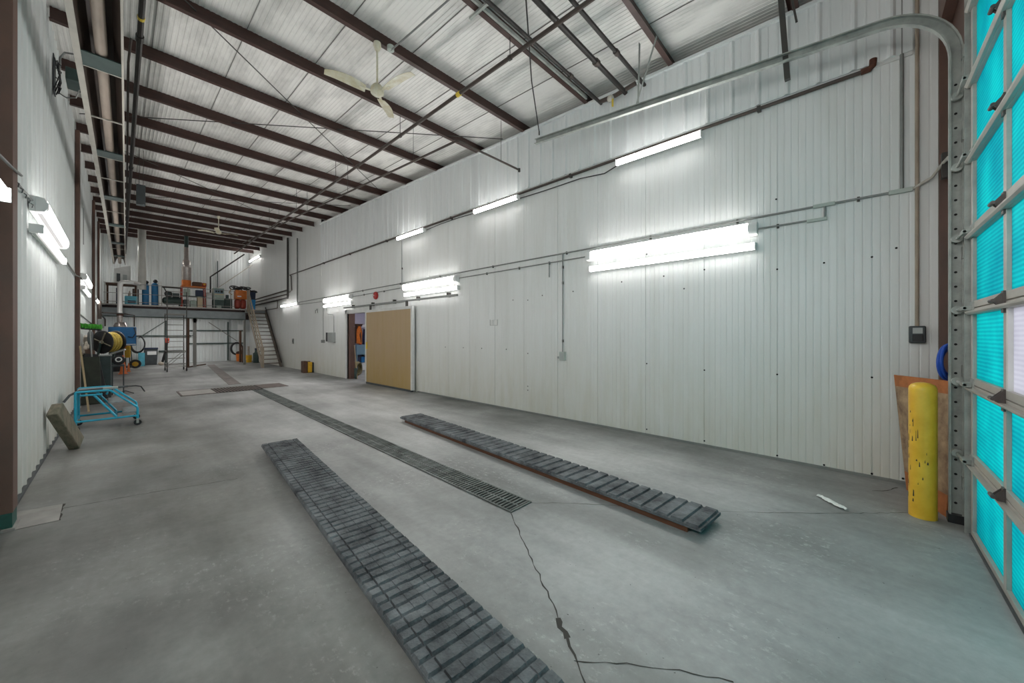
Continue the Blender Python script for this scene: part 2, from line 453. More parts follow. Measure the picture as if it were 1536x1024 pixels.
# right wall: fine-grooved panels with the doorway, upper ribbed cladding, recess beyond it
wr = MB()
ribbed(wr, [(YF, 0), (-.601, 0)], 'Y', XR + .03, -1, .09, 0, lambda y: under(y) + .01)
ribbed(wr, fine(-.60, 12.0), 'Y', XR, -1, .12, 0, lambda y: under(y) + .01)
ribbed(wr, [(12.0, 0), (13.8, 0)], 'Y', XR, -1, .12, 2.42, lambda y: under(y) + .01)
ribbed(wr, fine(13.8, 16.42), 'Y', XR, -1, .12, 0, lambda y: under(y) + .01)
ribbed(wr, [(16.42, 0), (17.3, 0), (17.31, -.006), (17.32, 0), (19.0, 0), (19.01, -.01), (19.03, 0), (23.0, 0), (23.01, -.01), (23.03, 0), (26, 0), (26.01, -.01), (26.03, 0), (YB, 0)], 'Y', XR, -1, .12, 0, lambda y: deck(y))
wall_right = struct(wr.build('wall_right', 'wallw', smooth=False))
uc = MB(); ribbed(uc, trap(-.42, 16.38), 'Y', 5.74, -1, .035, 4.62, lambda y: under(y))
uc.prism([(-.42, under(-.42) - .03), (16.38, under(16.38) - .03), (16.38, under(16.38) + .012), (-.42, under(-.42) + .012)], 'x', 5.695, 5.78)
uc.build('upper_cladding', 'clad', wall_right, smooth=False)
uo = MB()   # dark eave behind the cladding: soffit and the outer sheet
uo.prism([(YF, under(YF) - .02), (16.42, under(16.42) - .02), (16.42, under(16.42) + .005), (YF, under(YF) + .005)], 'x', 5.86, 6.42)
uo.prism([(YF, under(YF) - .02), (16.5, under(16.5) - .02), (16.5, deck(16.5) + .05), (YF, deck(YF) + .05)], 'x', 6.36, 6.44)
uo.box(5.8, 16.42, 6.0, 6.42, 16.5, 6.6)
struct(uo.build('wall_right_eave', 'clad', smooth=False))
# screw heads on the lower panels
scw = MB()
for y, z in [(4.98, 2.33), (3.87, 2.42), (5.4, 2.36), (4.6, 2.4), (2.9, 2.5), (2.2, 2.52), (1.62, 2.55), (1.9, 2.3), (.76, 2.45), (.3, 2.47), (-.11, 2.48), (-.3, 2.55), (-.45, 2.5), (4.98, 1.23), (4.98, .55), (4.98, .47), (4.15, 1.22), (5.6, 1.3), (6.4, 1.3), (7.07, 1.3), (7.8, 1.3), (2.47, 1.15), (1.62, 1.1), (.76, 1.1), (-.11, 1.13), (2.47, .1), (1.62, .08), (.76, .06), (.3, .05), (-.11, .05), (-.35, .06), (.77, 3.35), (2.47, 2.9)]:
    scw.cyl((XR + .004, y, z), (XR - .006, y, z), .011, 8)
scw.build('screw_heads', 'hole', wall_right)

# left wall, ribbed, between the columns
wl = MB(); ribbed(wl, trap(YF, YB, .30, .1, .018, .03, .055, False), 'Y', XL, 1, .12, .03, lambda y: deck(y))
struct(wl.build('wall_left', 'leftw', smooth=False))
# far wall
wf = MB(); ribbed(wf, farprof(XL, XR), 'X', YB, -1, .12, 0, lambda x: deck(YB))
struct(wf.build('wall_back', 'farw', smooth=False))
# front wall around the overhead door
DX0, DX1, DZ = .10, 4.66, 4.24
wq = MB()
wq.box(XL - .12, YF - .15, 0, DX0 + .03, YF, deck(YF) + .05); wq.box(DX1 - .03, YF - .15, 0, 6.4, YF, deck(YF) + .05)
wq.box(DX0 + .03, YF - .15, DZ - .02, DX1 - .03, YF, deck(YF) + .05)
struct(wq.build('wall_front', 'column', smooth=False))
# roof sheet: fine flutes running down the slope
rf = MB(); xs = []
x = XL - .1; i = 0
while x < 6.42:
    d = 0
    xs += [(x, 0), (x + .022, 0), (x + .027, .006), (x + .047, .006), (x + .052, 0)]; x += .062; i += 1
o = 0
y0, y1 = YF - .2, YB + .15
for q, (x, d) in enumerate(xs): rf.v += [(x, y0, deck(y0) - d * .8), (x, y1, deck(y1) - d * .8), (x, y1, deck(y1) + .08), (x, y0, deck(y0) + .08)]
for q in range(len(xs) - 1):
    a, b = 4 * q, 4 * q + 4
    for k in range(4): rf.f.append((a + k, b + k, b + (k + 1) % 4, a + (k + 1) % 4))
ceil_ob = struct(rf.build('ceiling', 'ceil', smooth=False))
for x in (-.45, .35, 1.27, 2.2, 3.13, 4.06, 4.99): MB().prism([(y0, deck(y0) - .012), (y1, deck(y1) - .012), (y1, deck(y1) + .01), (y0, deck(y0) + .01)], 'x', x - .003, x + .003).build('sheet_joint', 'jointgrey', ceil_ob)
# thin joint lines on the underside of the sheet
# base trims
struct(MB().box(XR - .012, -.58, 0, XR + .02, 9.1, .035).build('baseboard_right', 'conduit'))
struct(MB().box(XL + .002, YF, 0, XL + .03, YB, .03).build('baseboard_left', 'darkgrey'))
# trims of the doorway
tr = MB().box(XR - .03, 13.8, 0, XR + .13, 13.93, 2.55).box(XR - .03, 11.9, 2.40, XR + .13, 13.93, 2.55)
struct(tr.build('trim_1', 'white', bevel=.004))
struct(MB().box(XR - .02, 16.36, 4.1, XR + .0, 16.42, under(16.4)).build('trim_2', 'white'))
struct(MB().box(XR - .02, -.42, 4.585, XR, 16.4, 4.625).build('trim_3', 'white'))

# ------------------------------------------------------------------ purlins
NEAR = ['first', 'second', 'third', 'fourth', 'fifth', 'sixth', 'seventh', 'eighth', 'ninth', 'tenth', 'eleventh', 'twelfth', 'thirteenth', 'fourteenth', 'fifteenth', 'sixteenth', 'seventeenth', 'eighteenth']
PY = [.60, 2.10, 3.57, 5.07, 6.5, 8.1, 9.6, 11.1, 12.6, 14.1, 15.6, 17.1, 18.6, 20.1, 21.6, 23.1, 24.6, 26.1, 27.6]
def purlin_mesh(x1):
    return MB().prism([(.0, 0), (-.07, 0), (-.07, .018), (-.062, .018), (-.062, .008), (-.006, .008), (-.006, .202), (.07, .202), (.07, .21), (0, .21)], 'x', XL + .03, x1)
protos = {}
for k, y in enumerate(PY):
    x1 = 6.3 if y < 16.4 else 5.74
    lab = 'brown steel roof beam crossing overhead, %s from the overhead door' % NEAR[k] if k < 9 else 'brown steel roof beam crossing overhead, %s from the far wall' % NEAR[len(PY) - 1 - k]
    if x1 not in protos:
        o = purlin_mesh(x1).build('roof_beam', 'purlin', local=True, smooth=False); protos[x1] = o
    else:
        o = protos[x1].copy(); COL.objects.link(o)
    o.location = (0, y, under(y)); tag(o, lab, 'beam', 'brown roof beams')

# ------------------------------------------------------------------ columns along the left wall and by the door
def col_left(y, h, label):
    t = thing('steel_column', label, 'column', (-.6, y, 0), 'brown columns along the left wall')
    mb = MB(); w = .10
    mb.box(XL + .022, y - w, .14, XL + .088, y + w, h)
    mb.build('shaft', 'column', t, smooth=False, bevel=.004)
    MB().box(XL + .022, y - w, .02, XL + .084, y + w, .14).build('base_plate', 'colbase', t)
    MB().box(XL + .02, y - w - .03, 0, XL + .10, y + w + .03, .02).build('foot', 'greyplate', t)
for y, l in ((5.18, 'brown steel column at the left edge of the photo, standing on grey pad'), (12.58, 'brown steel column against left wall beside the leaning pine stick'),
             (19.9, 'brown steel column on left wall behind the green broom'), (24.3, 'brown steel column on left wall at the mezzanine front')):
    col_left(y, under(y) + .0, l)
t = thing('steel_column', 'dark brown corner column between the right wall and the door track', 'column', (5.5, -.69, 0))
MB().box(5.16, -.70, .0, 5.74, -.688, 5.55).box(5.16, -.718, 0, 5.74, -.702, 5.55).box(5.74, -.718, 0, 5.80, -.602, 5.55).build('shaft', 'column', t, smooth=False)
mb = MB().prism([(5.76, 4.75), (5.76, 5.55), (4.3, 5.55), (4.3, 5.2), (4.9, 4.75)], 'y', -.685, -.60); hp = mb.build('haunch_plate', 'column', t)
mb = MB()
for bx, bz in ((4.6, 5.3), (4.9, 5.3), (5.2, 5.3), (5.5, 5.3), (5.1, 5.0), (5.4, 4.95), (4.9, 5.05)): mb.cyl((bx, -.6, bz), (bx, -.585, bz), .022, 8)
mb.build('bolts', 'pipe', hp)

# ------------------------------------------------------------------ overhead door
door = bpy.data.objects.new('door_1', None); COL.objects.link(door); door.location = (2.4, -.66, 0); struct(door, 'tall overhead door of teal translucent panes in aluminium rails', 'door')
H = .605; ND = 7; STX = [DX1 - .03 - .908 * k for k in range(6)]
for r in range(ND):
    z0 = r * H
    mb = MB()
    mb.box(DX0, -.70, z0 + .004, DX1, -.655, z0 + .055); mb.box(DX0, -.70, z0 + H - .05, DX1, -.655, z0 + H - .004)
    for xk in STX: mb.box(max(xk - .03, DX0), -.70, z0 + .05, min(xk + .03, DX1), -.655, z0 + H - .05)
    mb.prism([(-.6545, z0 + H - .049), (-.635, z0 + H - .049), (-.622, z0 + H - .036), (-.622, z0 + H - .024), (-.6545, z0 + H - .024)], 'x', DX0 + .001, DX1 - .001)
    sec = mb.build('door_section', 'alu', door, bevel=.002, smooth=False)
    for k in range(5):
        xa, xb = STX[k + 1] + .03, STX[k] - .03
        m_ = 'whitep' if (r == 2 and k == 1) else 'teal'
        p = MB().box(xa, -.684, z0 + .055, xb, -.676, z0 + H - .05).build('pane', m_, sec, smooth=False)
        if m_ == 'whitep':
            p['label'] = 'white pane'
            MB().box(xa, -.676, z0 + .055, xa + .035, -.655, z0 + H - .05).box(xb - .035, -.676, z0 + .055, xb, -.655, z0 + H - .05).build('pane_frame', 'white', sec)
    if r < ND - 1:
        zt = z0 + H
        for xk in STX[1:5]:
            hb = MB(); hb.box(xk - .025, -.655, zt - .075, xk + .025, -.645, zt + .06)
            hb.prism([(-.645, zt - .05), (-.612, zt - .010), (-.612, zt + .010), (-.645, zt + .05)], 'x', xk - .022, xk - .018)
            hb.prism([(-.645, zt - .05), (-.612, zt - .010), (-.612, zt + .010), (-.645, zt + .05)], 'x', xk + .018, xk + .022)
            hb.cyl((xk - .035, -.605, zt), (xk + .035, -.605, zt), .012, 8); hb.build('hinge', 'hinge', sec)
        rb = MB(); rb.box(DX1 - .12, -.655, zt - .05, DX1 - .02, -.645, zt + .05)
        rb.prism([(-.645, zt - .02), (-.60, zt - .014), (-.60, zt + .014), (-.645, zt + .02)], 'x', DX1 - .10, DX1 + .02)
        rb.cyl((DX1 - .1, -.61, zt), (4.86, -.61, zt), .010, 10); rb.cyl((4.85, -.61, zt), (4.885, -.61, zt), .034, 14)
        rb.build('roller_bracket', 'galv', sec)
MB().box(DX0, -.705, 0, DX1, -.645, .018).build('bottom_seal', 'darkgrey', door)

# door track: vertical C channel, quarter curve and long horizontal run, hung from the roof
t = thing('door_track', 'galvanised curved door track rising beside the overhead door and running along the ceiling', 'track', (4.9, -.6, 0))
path = [(-.61, .03), (-.61, 1.), (-.61, 2.), (-.61, 3.), (-.61, 4.0)]
for i in range(1, 13):
    a = PI - (PI / 2 - .11) * i / 12
    path.append((-.61 + .52 + .52 * math.cos(a), 4.0 + .52 * math.sin(a)))
ye, ze = path[-1]
path.append((2., ze + (2. - ye) * .100)); path.append((4.06, ze + (4.06 - ye) * .100))
mb = MB(); prof = [(.03, -.042), (.03, .042), (-.022, .042), (-.022, .030), (-.016, .030), (-.016, .036), (.024, .036), (.024, -.036), (-.016, -.036), (-.016, -.030), (-.022, -.030), (-.022, -.042)]
n = len(prof)
for i, (y, z) in enumerate(path):
    p, q = path[max(i - 1, 0)], path[min(i + 1, len(path) - 1)]
    d = Vector((q[0] - p[0], q[1] - p[1])).normalized(); nn = Vector((-d.y, d.x))
    for a, b in prof: mb.v.append((4.905 + a, y + nn.x * b, z + nn.y * b))
for i in range(len(path) - 1):
    for k in range(n): mb.f.append((i * n + k, i * n + (k + 1) % n, (i + 1) * n + (k + 1) % n, (i + 1) * n + k))
mb.f.append(tuple(range(n))); mb.f.append(tuple(range(len(mb.v) - n, len(mb.v))))
mb.build('channel', 'galv', t, ang=25)
ang_ = MB().box(4.70, -.668, 0, 4.935, -.66, 4.35).box(4.70, -.668, 0, 4.708, -.628, 4.35).build('mounting_angle', 'galv', t)
b0 = MB().cyl((0, 0, 0), (-.0035, 0, 0), .010, 8).build('bolt', 'hole', t, local=True); b0.location = (.029, -.010, .16)  # dark discs drawn for the holes in the track
for k in range(1, 30):
    bk = b0.copy(); COL.objects.link(bk); bk.location = (.029, -.010, .16 + .124 * k)
for z in (.35, 1.3, 2.3, 3.3, 4.0): MB().box(4.86, -.665, z - .05, 4.94, -.64, z + .05).build('track_bracket', 'galv', t)
MB().box(4.87, -.675, 0, 4.96, -.56, .07).build('foot_bracket', 'black', t)
hz = MB(); yh, zh = 2.24, ze + (2.24 - ye) * .100
hz.bar((4.95, yh, zh), (5.0, yh, under(yh) + .02), .04, .006, (0, 1, 0)); hz.bar((4.95, yh + .05, zh), (5.05, yh - .22, under(2.1) + .03), .03, .006, (0, 1, 0)); hz.build('hanger_strut', 'galv', t)
hz = MB(); yh = .56; zh = ze + (yh - ye) * .100
hz.bar((4.955, yh, zh - .22), (4.955, yh + .08, under(.6) + .02), .055, .05, (0, 1, 0)); hz.bar((4.93, yh - .08, zh + .35), (5.0, yh + .02, under(.6) + .02), .03, .02, (0, 1, 0)); hz.build('hanger_strut', 'rod', t)

# ------------------------------------------------------------------ lamps
def lamp(name, label, wallx, side, y0, y1, z, kind, group):
    """kind: 'wide' lensed fixture, 'strip' bare diffuser on a thin housing"""
    t = thing(name, label, 'light fixture', (wallx, y0, z), group)
    s = -side   # towards the room
    if kind == 'wide':
        MB().box(wallx, y0, z - .085, wallx + s * .045, y1, z + .085).build('housing', 'lampw', t, bevel=.006)
        pr = [(wallx + s * .045, z - .082), (wallx + s * .085, z - .080), (wallx + s * .085, z + .080), (wallx + s * .045, z + .082)]
        MB().prism(pr, 'y', y0 + .10, y1 - .10).build('lens_rim', 'softlens', t, smooth=False)
        pr = [(wallx + s * .085, z - .079), (wallx + s * .118, z - .062), (wallx + s * .128, z - .03), (wallx + s * .128, z + .03), (wallx + s * .118, z + .062), (wallx + s * .085, z + .079)]
        MB().prism(pr, 'y', y0 + .10, y1 - .10).build('lens', 'tube', t, smooth=False)
        pe = [(wallx + s * .045, z - .084), (wallx + s * .104, z - .074), (wallx + s * .13, z - .03), (wallx + s * .13, z + .03), (wallx + s * .104, z + .074), (wallx + s * .045, z + .084)]
        MB().prism(pe, 'y', y0, y0 + .10).build('end_cap', 'lampw', t); MB().prism(pe, 'y', y1 - .10, y1).build('end_cap', 'lampw', t)
    else:
        MB().box(wallx, y0 + .02, z - .03, wallx + s * .04, y1 - .02, z + .03).build('housing', 'lampend', t, bevel=.004)
        MB().prism([(wallx + s * .04, z - .046), (wallx + s * .062, z - .05), (wallx + s * .062, z + .05), (wallx + s * .04, z + .046)], 'y', y0 + .01, y1 - .01).build('reflector', 'softlens', t, smooth=False)
        MB().prism([(wallx + s * .062, z - .046), (wallx + s * .078, z - .044), (wallx + s * .095, z - .026), (wallx + s * .10, z), (wallx + s * .095, z + .026), (wallx + s * .078, z + .044), (wallx + s * .062, z + .046)], 'y', y0 + .012, y1 - .012).build('diffuser', 'tube', t, ang=50)
        for ya, yb in ((y0 - .002, y0 + .012), (y1 - .012, y1 + .002)): MB().box(wallx, ya, z - .05, wallx + s * .102, yb, z + .05).build('end_cap', 'lampw', t, bevel=.004)
    return t
RW = 'long lamps on the right wall'
lamp('wall_lamp', 'wide glowing lamp on right wall nearest the overhead door, above a slim tube', XR - .02, 1, .96, 3.52, 3.0, 'wide', RW)
lamp('wall_lamp', 'slim glowing tube lamp on right wall under the nearest wide lamp', XR - .002, 1, .98, 3.47, 2.775, 'strip', RW)
lamp('wall_lamp', 'wide glowing lamp on right wall above the tan sliding door edge', XR - .02, 1, 7.2, 9.76, 3.0, 'wide', RW)
lamp('wall_lamp', 'slim glowing tube lamp just above the sliding door track end', XR - .002, 1, 7.2, 9.68, 2.785, 'strip', RW)
lamp('wall_lamp', 'wide glowing lamp on right wall above the grey electrical box', XR - .02, 1, 13.3, 15.87, 3.0, 'wide', RW)
lamp('wall_lamp', 'slim glowing tube lamp close over the grey electrical box', XR - .002, 1, 13.3, 15.87, 2.785, 'strip', RW)
lamp('wall_lamp', 'single glowing lamp on right wall beside the top of the stairs', XR - .002, 1, 19.2, 21.7, 3.1, 'strip', RW)
UR = 'tube lamps high on the right wall'
lamp('wall_lamp', 'glowing tube lamp high on right wall, nearest the overhead door', XR - .07, 1, 1.62, 2.93, 4.46, 'strip', UR)
lamp('wall_lamp', 'glowing tube lamp high on right wall, middle one of three', XR - .07, 1, 5.14, 6.51, 4.47, 'strip', UR)
lamp('wall_lamp', 'glowing tube lamp high on right wall, farthest of the row of three', XR - .07, 1, 8.59, 9.98, 4.47, 'strip', UR)
lamp('wall_lamp', 'glowing lamp high on right wall above the mezzanine', XR - .002, 1, 26.0, 28.5, 6.35, 'strip', None)
LW = 'long lamps on the left wall'
lamp('wall_lamp', 'wide glowing lamp on left wall between the two nearest columns', XL + .02, -1, 6.5, 9.06, 3.03, 'wide', LW)
lamp('wall_lamp', 'slim glowing tube lamp under the nearest wide lamp on left wall', XL + .02, -1, 6.5, 9.06, 2.76, 'strip', LW)
lamp('wall_lamp', 'wide glowing lamp on left wall just past the second column', XL + .02, -1, 13.7, 16.26, 3.03, 'wide', LW)
lamp('wall_lamp', 'slim glowing tube lamp low on left wall past the second column', XL + .02, -1, 13.7, 16.26, 2.76, 'strip', LW)
lamp('wall_lamp', 'small far glowing lamp on left wall before the mezzanine', XL + .02, -1, 20.6, 23.1, 2.95, 'strip', LW)
lamp('wall_lamp', 'glowing lamp cut off by the left edge of the photo', XL + .085, -1, 1.7, 4.2, 2.55, 'strip', LW)
lamp('wall_lamp', 'added wide fill lamp on left wall beside the overhead door, behind the camera', XL + .02, -1, -.55, 1.55, 3.03, 'wide', LW)  # added out of view to brighten the near end
lamp('wall_lamp', 'added slim fill lamp on left wall beside the overhead door, behind the camera', XL + .02, -1, -.55, 1.55, 2.76, 'strip', LW)  # second added lamp, also unseen, brightening the near end
t = thing('added_lamp', 'added fill lamp hidden under the roof over the mezzanine, behind the tube heater', 'light fixture', (0, 26, 5.9)); MB().box(-.05, 25.2, 5.93, .07, 27.6, 5.98).build('housing', 'lampw', t); MB().box(-.04, 25.22, 5.90, .06, 27.58, 5.93).build('diffuser', 'tube', t)  # added lamp, hidden by the heater, to brighten the far wall
for y in (25.6, 27.2): MB().cyl((.01, y, 5.98), (.01, y, under(y) + .05), .005, 6).build('hanger_rod', 'rod', t)
t = thing('added_lamp', 'added fill lamp hidden under the mezzanine deck behind the grey front beam', 'light fixture', (2.3, 26.3, 2.8)); MB().box(.9, 26.15, 2.80, 3.5, 26.45, 2.86).build('housing', 'lampw', t); MB().box(.95, 26.18, 2.76, 3.45, 26.42, 2.80).build('diffuser', 'tube', t)  # added lamp, hidden by the beam, to brighten the space below the deck

# ------------------------------------------------------------------ conduits and pipes on the right wall
t = thing('wall_pipe', 'long dark pipe along right wall above the high tube lamps', 'pipe', (5.7, -.08, 4.57))
MB().tube([(5.735, -.08, 4.57), (5.735, 20.4, 4.57)], .022, 10).build('pipe_run', 'brownpipe', t)
el = MB().tube([(5.735, -.02, 4.57), (5.735, -.09, 4.575), (5.735, -.115, 4.60), (5.735, -.12, 4.67)], .032, 12).build('elbow', 'rust', t)
for y in (.95, 3.9, 7.5, 10.8, 13.5, 16): MB().box(5.71, y - .02, 4.535, 5.78, y + .02, 4.60).build('clamp', 'rod', t)
mb = MB(); mb.tube([(5.73, 2.9, 4.47), (5.74, 3.2, 4.40), (5.75, 3.7, 4.46), (5.75, 4.5, 4.46), (5.75, 5.0, 4.47), (5.73, 5.2, 4.47)], .010, 8)
tag(mb.build('lamp_cable', 'black'), 'black cable sagging between the two nearest high tube lamps', 'cable')
mb = MB().tube([(5.76, 6.45, 4.49), (5.76, 7.2, 4.52), (5.76, 8.0, 4.52), (5.76, 8.62, 4.49)], .009, 8)
tag(mb.build('lamp_cable', 'black'), 'black cable between the middle and farthest high tube lamps', 'cable')
def conduit_line(label, pts, r=.013, clamps=(), m='conduit', box=()):
    t = thing('conduit', label, 'conduit', pts[0])
    MB().tube(pts, r, 10).build('conduit_run', m, t)
    for p in clamps: MB().box(p[0] - .008, p[1] - .012, p[2] - .03, p[0] + .022, p[1] + .012, p[2] + .022).build('strap', 'rod', t)
    for a in box: MB().box(*a).build('junction_box', 'lampend', t, bevel=.004)
    return t
cx = 5.755
conduit_line('upper long grey conduit running the length of the right wall', [(cx, -.42, 3.155), (cx, 19.3, 3.155)], .013, [(cx, y, 3.155) for y in (.0, 1.2, 2.4, 4.0, 6, 8, 10, 12.5, 16)],
             box=[(5.735, .2, 3.135, 5.775, .40, 3.175), (5.735, -.42, 3.13, 5.775, -.24, 3.175)])
conduit_line('short grey conduit feeding the nearest wide lamp on right wall', [(cx, .96, 3.0), (cx, .38, 3.0), (cx, .30, 3.0), (cx, .29, 3.02), (cx, .29, 3.14)], .012, [(cx, .75, 3.0)], box=[(5.735, .27, 2.975, 5.775, .46, 3.01)])
conduit_line('lower grey conduit between the first and second wide lamps on right wall', [(cx, 3.52, 3.02), (cx, 7.2, 3.02)], .011, [(cx, y, 3.02) for y in (4.41, 5.2, 6.2)])
conduit_line('lower grey conduit between the second and third wide lamps', [(cx, 9.76, 3.02), (cx, 13.3, 3.0)], .011, [(cx, 11, 3.01), (cx, 12.4, 3.01)])
conduit_line('lower grey conduit left of the third wide lamp toward the stairs', [(cx, 15.87, 3.0), (cx, 19.2, 3.05)], .011, [])
conduit_line('thin conduit dropping from the farthest high tube lamp to the wide lamp', [(cx, 9.91, 4.42), (cx, 9.91, 3.1)], .010, [(cx, 9.91, 3.6)])
conduit_line('grey vertical conduit down to the small socket box on right wall', [(cx, 4.09, 3.15), (cx, 4.09, 1.28)], .011, [(cx, 4.09, z) for z in (2.9, 2.6, 1.5)])
conduit_line('short stub of conduit hanging below the lower conduit', [(cx, 4.41, 3.03), (cx, 4.41, 2.74)], .010, [])
t = thing('socket_box', 'small grey socket box at the end of the vertical conduit on right wall', 'socket', (5.74, 4.1, 1.13))
MB().box(5.72, 4.03, 1.13, 5.78, 4.15, 1.29).build('box_body', 'lampend', t, bevel=.006); MB().box(5.712, 4.05, 1.15, 5.72, 4.13, 1.27).build('cover', 'panelgrey', t); MB().box(5.73, 4.15, 1.16, 5.77, 4.20, 1.20).build('plug', 'conduit', t)
conduit_line('vertical conduit near the corner column, ending at the long conduit', [(cx, -.34, under(-.3) - .01), (cx, -.34, 3.17)], .016, [(cx, -.34, z) for z in (4.7, 3.6)])
conduit_line('tall vertical conduit down to the grey switch beside the corner column', [(5.75, -.45, under(-.45) - .01), (5.75, -.45, 1.68)], .016, [(5.75, -.45, z) for z in (4.75, 4.2, 3.6)], m='rail')
t = thing('wall_switch', 'grey door control box on the tall conduit beside the corner column', 'switch', (5.74, -.45, 1.52))
MB().box(5.70, -.51, 1.52, 5.78, -.39, 1.70).build('box_body', 'darkgrey', t, bevel=.012); MB().box(5.69, -.49, 1.54, 5.70, -.41, 1.61).build('button_plate', 'black', t, bevel=.003); MB().box(5.693, -.485, 1.62, 5.70, -.415, 1.68).build('cover', 'panelgrey', t)
t = thing('flexible_cable', 'pale flexible cable arching from the long conduit to the door track', 'cable', (5.6, -.5, 3.2))
MB().tube([(cx, -.42, 3.155), (5.7, -.55, 3.22), (5.55, -.61, 3.30), (5.35, -.62, 3.28), (5.15, -.615, 3.15), (4.98, -.615, 2.98)], .014, 10).build('flex', 'hoodedge', t)
MB().box(5.55, -.66, 3.15, 5.62, -.60, 3.40).build('cable_bracket', 'rod', t)
# plates, notice, switch, bell, electrical box
t = thing('wall_plate', 'pair of faint outlined blank plates in the middle of right wall', 'plate', (5.77, 6., 1.9))
MB().box(5.772, 5.87, 1.83, 5.785, 5.98, 1.96).build('plate', 'white', t, bevel=.002); MB().box(5.772, 6.02, 1.83, 5.785, 6.11, 1.95).build('plate', 'white', t, bevel=.002)
mb = MB().box(5.771, 5.868, 1.828, 5.7725, 5.874, 1.96).box(5.771, 6.1, 1.83, 5.7725, 6.115, 1.96).box(5.771, 5.87, 1.826, 5.7725, 6.11, 1.832).box(5.771, 5.98, 1.83, 5.7725, 5.986, 1.96); mb.build('shadow_gap', 'conduit', t)
t = thing('wall_notice', 'small white notice high on right wall above the yellow box', 'notice', (5.77, 16.9, 2.6))
MB().box(5.772, 16.7, 2.52, 5.782, 17.15, 2.78).build('sheet', 'paper', t)
MB().box(5.77, 16.76, 2.56, 5.7725, 16.82, 2.74).box(5.77, 17.0, 2.56, 5.7725, 17.06, 2.70).box(5.77, 16.88, 2.66, 5.7725, 16.94, 2.74).build('print', 'darkgrey', t)
t = thing('wall_switch', 'small grey switch on right wall left of the electrical box', 'switch', (5.77, 20, 1.2)); MB().box(5.75, 19.92, 1.2, 5.785, 20.12, 1.45).build('plate', 'conduit', t, bevel=.004); MB().box(5.735, 19.98, 1.28, 5.75, 20.06, 1.38).build('toggle', 'darkgrey', t)
t = thing('fire_bell', 'red round alarm bell on right wall above the tan sliding door', 'bell', (5.7, 11.53, 2.91))
MB().lathe([(.12, 0), (.13, -.02), (.12, -.06), (.075, -.085), (.02, -.09)], (5.775, 11.53, 2.91), 'x', 22).build('gong', 'red', t); MB().cyl((5.69, 11.53, 2.91), (5.675, 11.53, 2.91), .02, 10).build('cap', 'lampw', t)
t = thing('electrical_box', 'grey electrical box with black switch strip on right wall', 'electrical box', (5.74, 15.2, 1.33))
MB().box(5.66, 14.9, 1.33, 5.78, 15.4, 1.72).build('cabinet', 'panelgrey', t, bevel=.008); MB().box(5.68, 15.42, 1.36, 5.78, 15.62, 1.72).build('switch_strip', 'black', t, bevel=.005)
MB().box(5.70, 15.98, 1.30, 5.78, 16.2, 1.42).build('junction_box', 'conduit', t, bevel=.005)
MB().tube([(5.755, 15.0, 1.72), (5.755, 15.0, 2.35), (5.755, 15.05, 2.42), (5.755, 15.6, 2.46), (5.755, 15.72, 2.55), (5.755, 15.75, 2.75)], .014, 8).tube([(5.755, 16.1, 1.42), (5.755, 16.1, 2.98)], .010, 8).build('feed_conduit', 'conduit', t)

# pipes by the stairs
t = thing('standpipe', 'black vertical pipe dropping from the ceiling on right wall by the stairs', 'pipe', (5.7, 20.63, 3.4))
MB().tube([(5.70, 20.6, under(20.6)), (5.70, 20.6, 3.52), (5.70, 20.65, 3.46), (5.70, 28.7, 3.46)], .045, 10).build('pipe_run', 'pipe', t)
MB().tube([(5.71, 20.62, 3.86), (5.71, 28.7, 3.80)], .035, 8).tube([(5.71, 20.62, 3.66), (5.71, 28.7, 3.64)], .03, 8).build('branch_pipe', 'brownpipe', t)
conduit_line('brown pipe stepping down from the long high pipe toward the stairs', [(5.735, 20.4, 4.57), (5.735, 20.2, 4.5), (5.735, 20.1, 3.8), (5.735, 20.4, 3.74), (5.735, 20.6, 3.74)], .025, [], 'brownpipe')
conduit_line('grey vertical conduit above the single lamp near the stairs', [(5.75, 19.33, 6.2), (5.75, 19.33, 3.15)], .03, [(5.75, 19.33, 5.0)])
conduit_line('thin pipe descending beside the stair top to the landing', [(5.72, 22.4, 3.46), (5.72, 22.4, 3.2), (5.72, 22.45, 3.05), (5.72, 24.6, 3.05)], .02, [], 'brownpipe')

# ------------------------------------------------------------------ sliding door with its track, the doorway and the room beyond
t = thing('sliding_door', 'tan boarded sliding door with white edge standing half open', 'door', (5.68, 10.6, .04))
mb = MB(); ribbed(mb, [(9.23, 0), (10.22, 0), (10.225, -.008), (10.235, 0), (11.1, 0), (11.105, -.008), (11.115, 0), (11.97, 0)], 'Y', 5.64, -1, .05, .06, lambda y: 2.36)
mb.build('door_leaf', 'tan', t, smooth=False)
MB().box(5.63, 9.15, .05, 5.72, 9.23, 2.44).box(5.63, 9.23, 2.36, 5.72, 11.97, 2.44).box(5.63, 11.97, .06, 5.72, 12.05, 2.44).build('edge_frame', 'white', t, bevel=.004, smooth=False)
MB().box(5.61, 11.9, 1.15, 5.64, 11.95, 1.38).build('handle', 'yvalve', t)
MB().box(5.64, 9.2, .0, 5.70, 12.0, .06).build('bottom_guide', 'darkgrey', t)
t = thing('sliding_door_rail', 'dark steel rail above the tan sliding door', 'rail', (5.70, 10.5, 2.6))
MB().bar((5.70, 13.9, 2.62), (5.70, 7.2, 2.60), .05, .05).build('rail_channel', 'conduit', t)
for y in (7.6, 9.0, 10.3, 11.7, 13.2): MB().box(5.69, y - .03, 2.58, 5.785, y + .03, 2.69).build('rail_bracket', 'rod', t)
for y in (9.5, 11.75): MB().box(5.66, y - .05, 2.44, 5.69, y + .05, 2.60).build('hanger', 'rod', t)
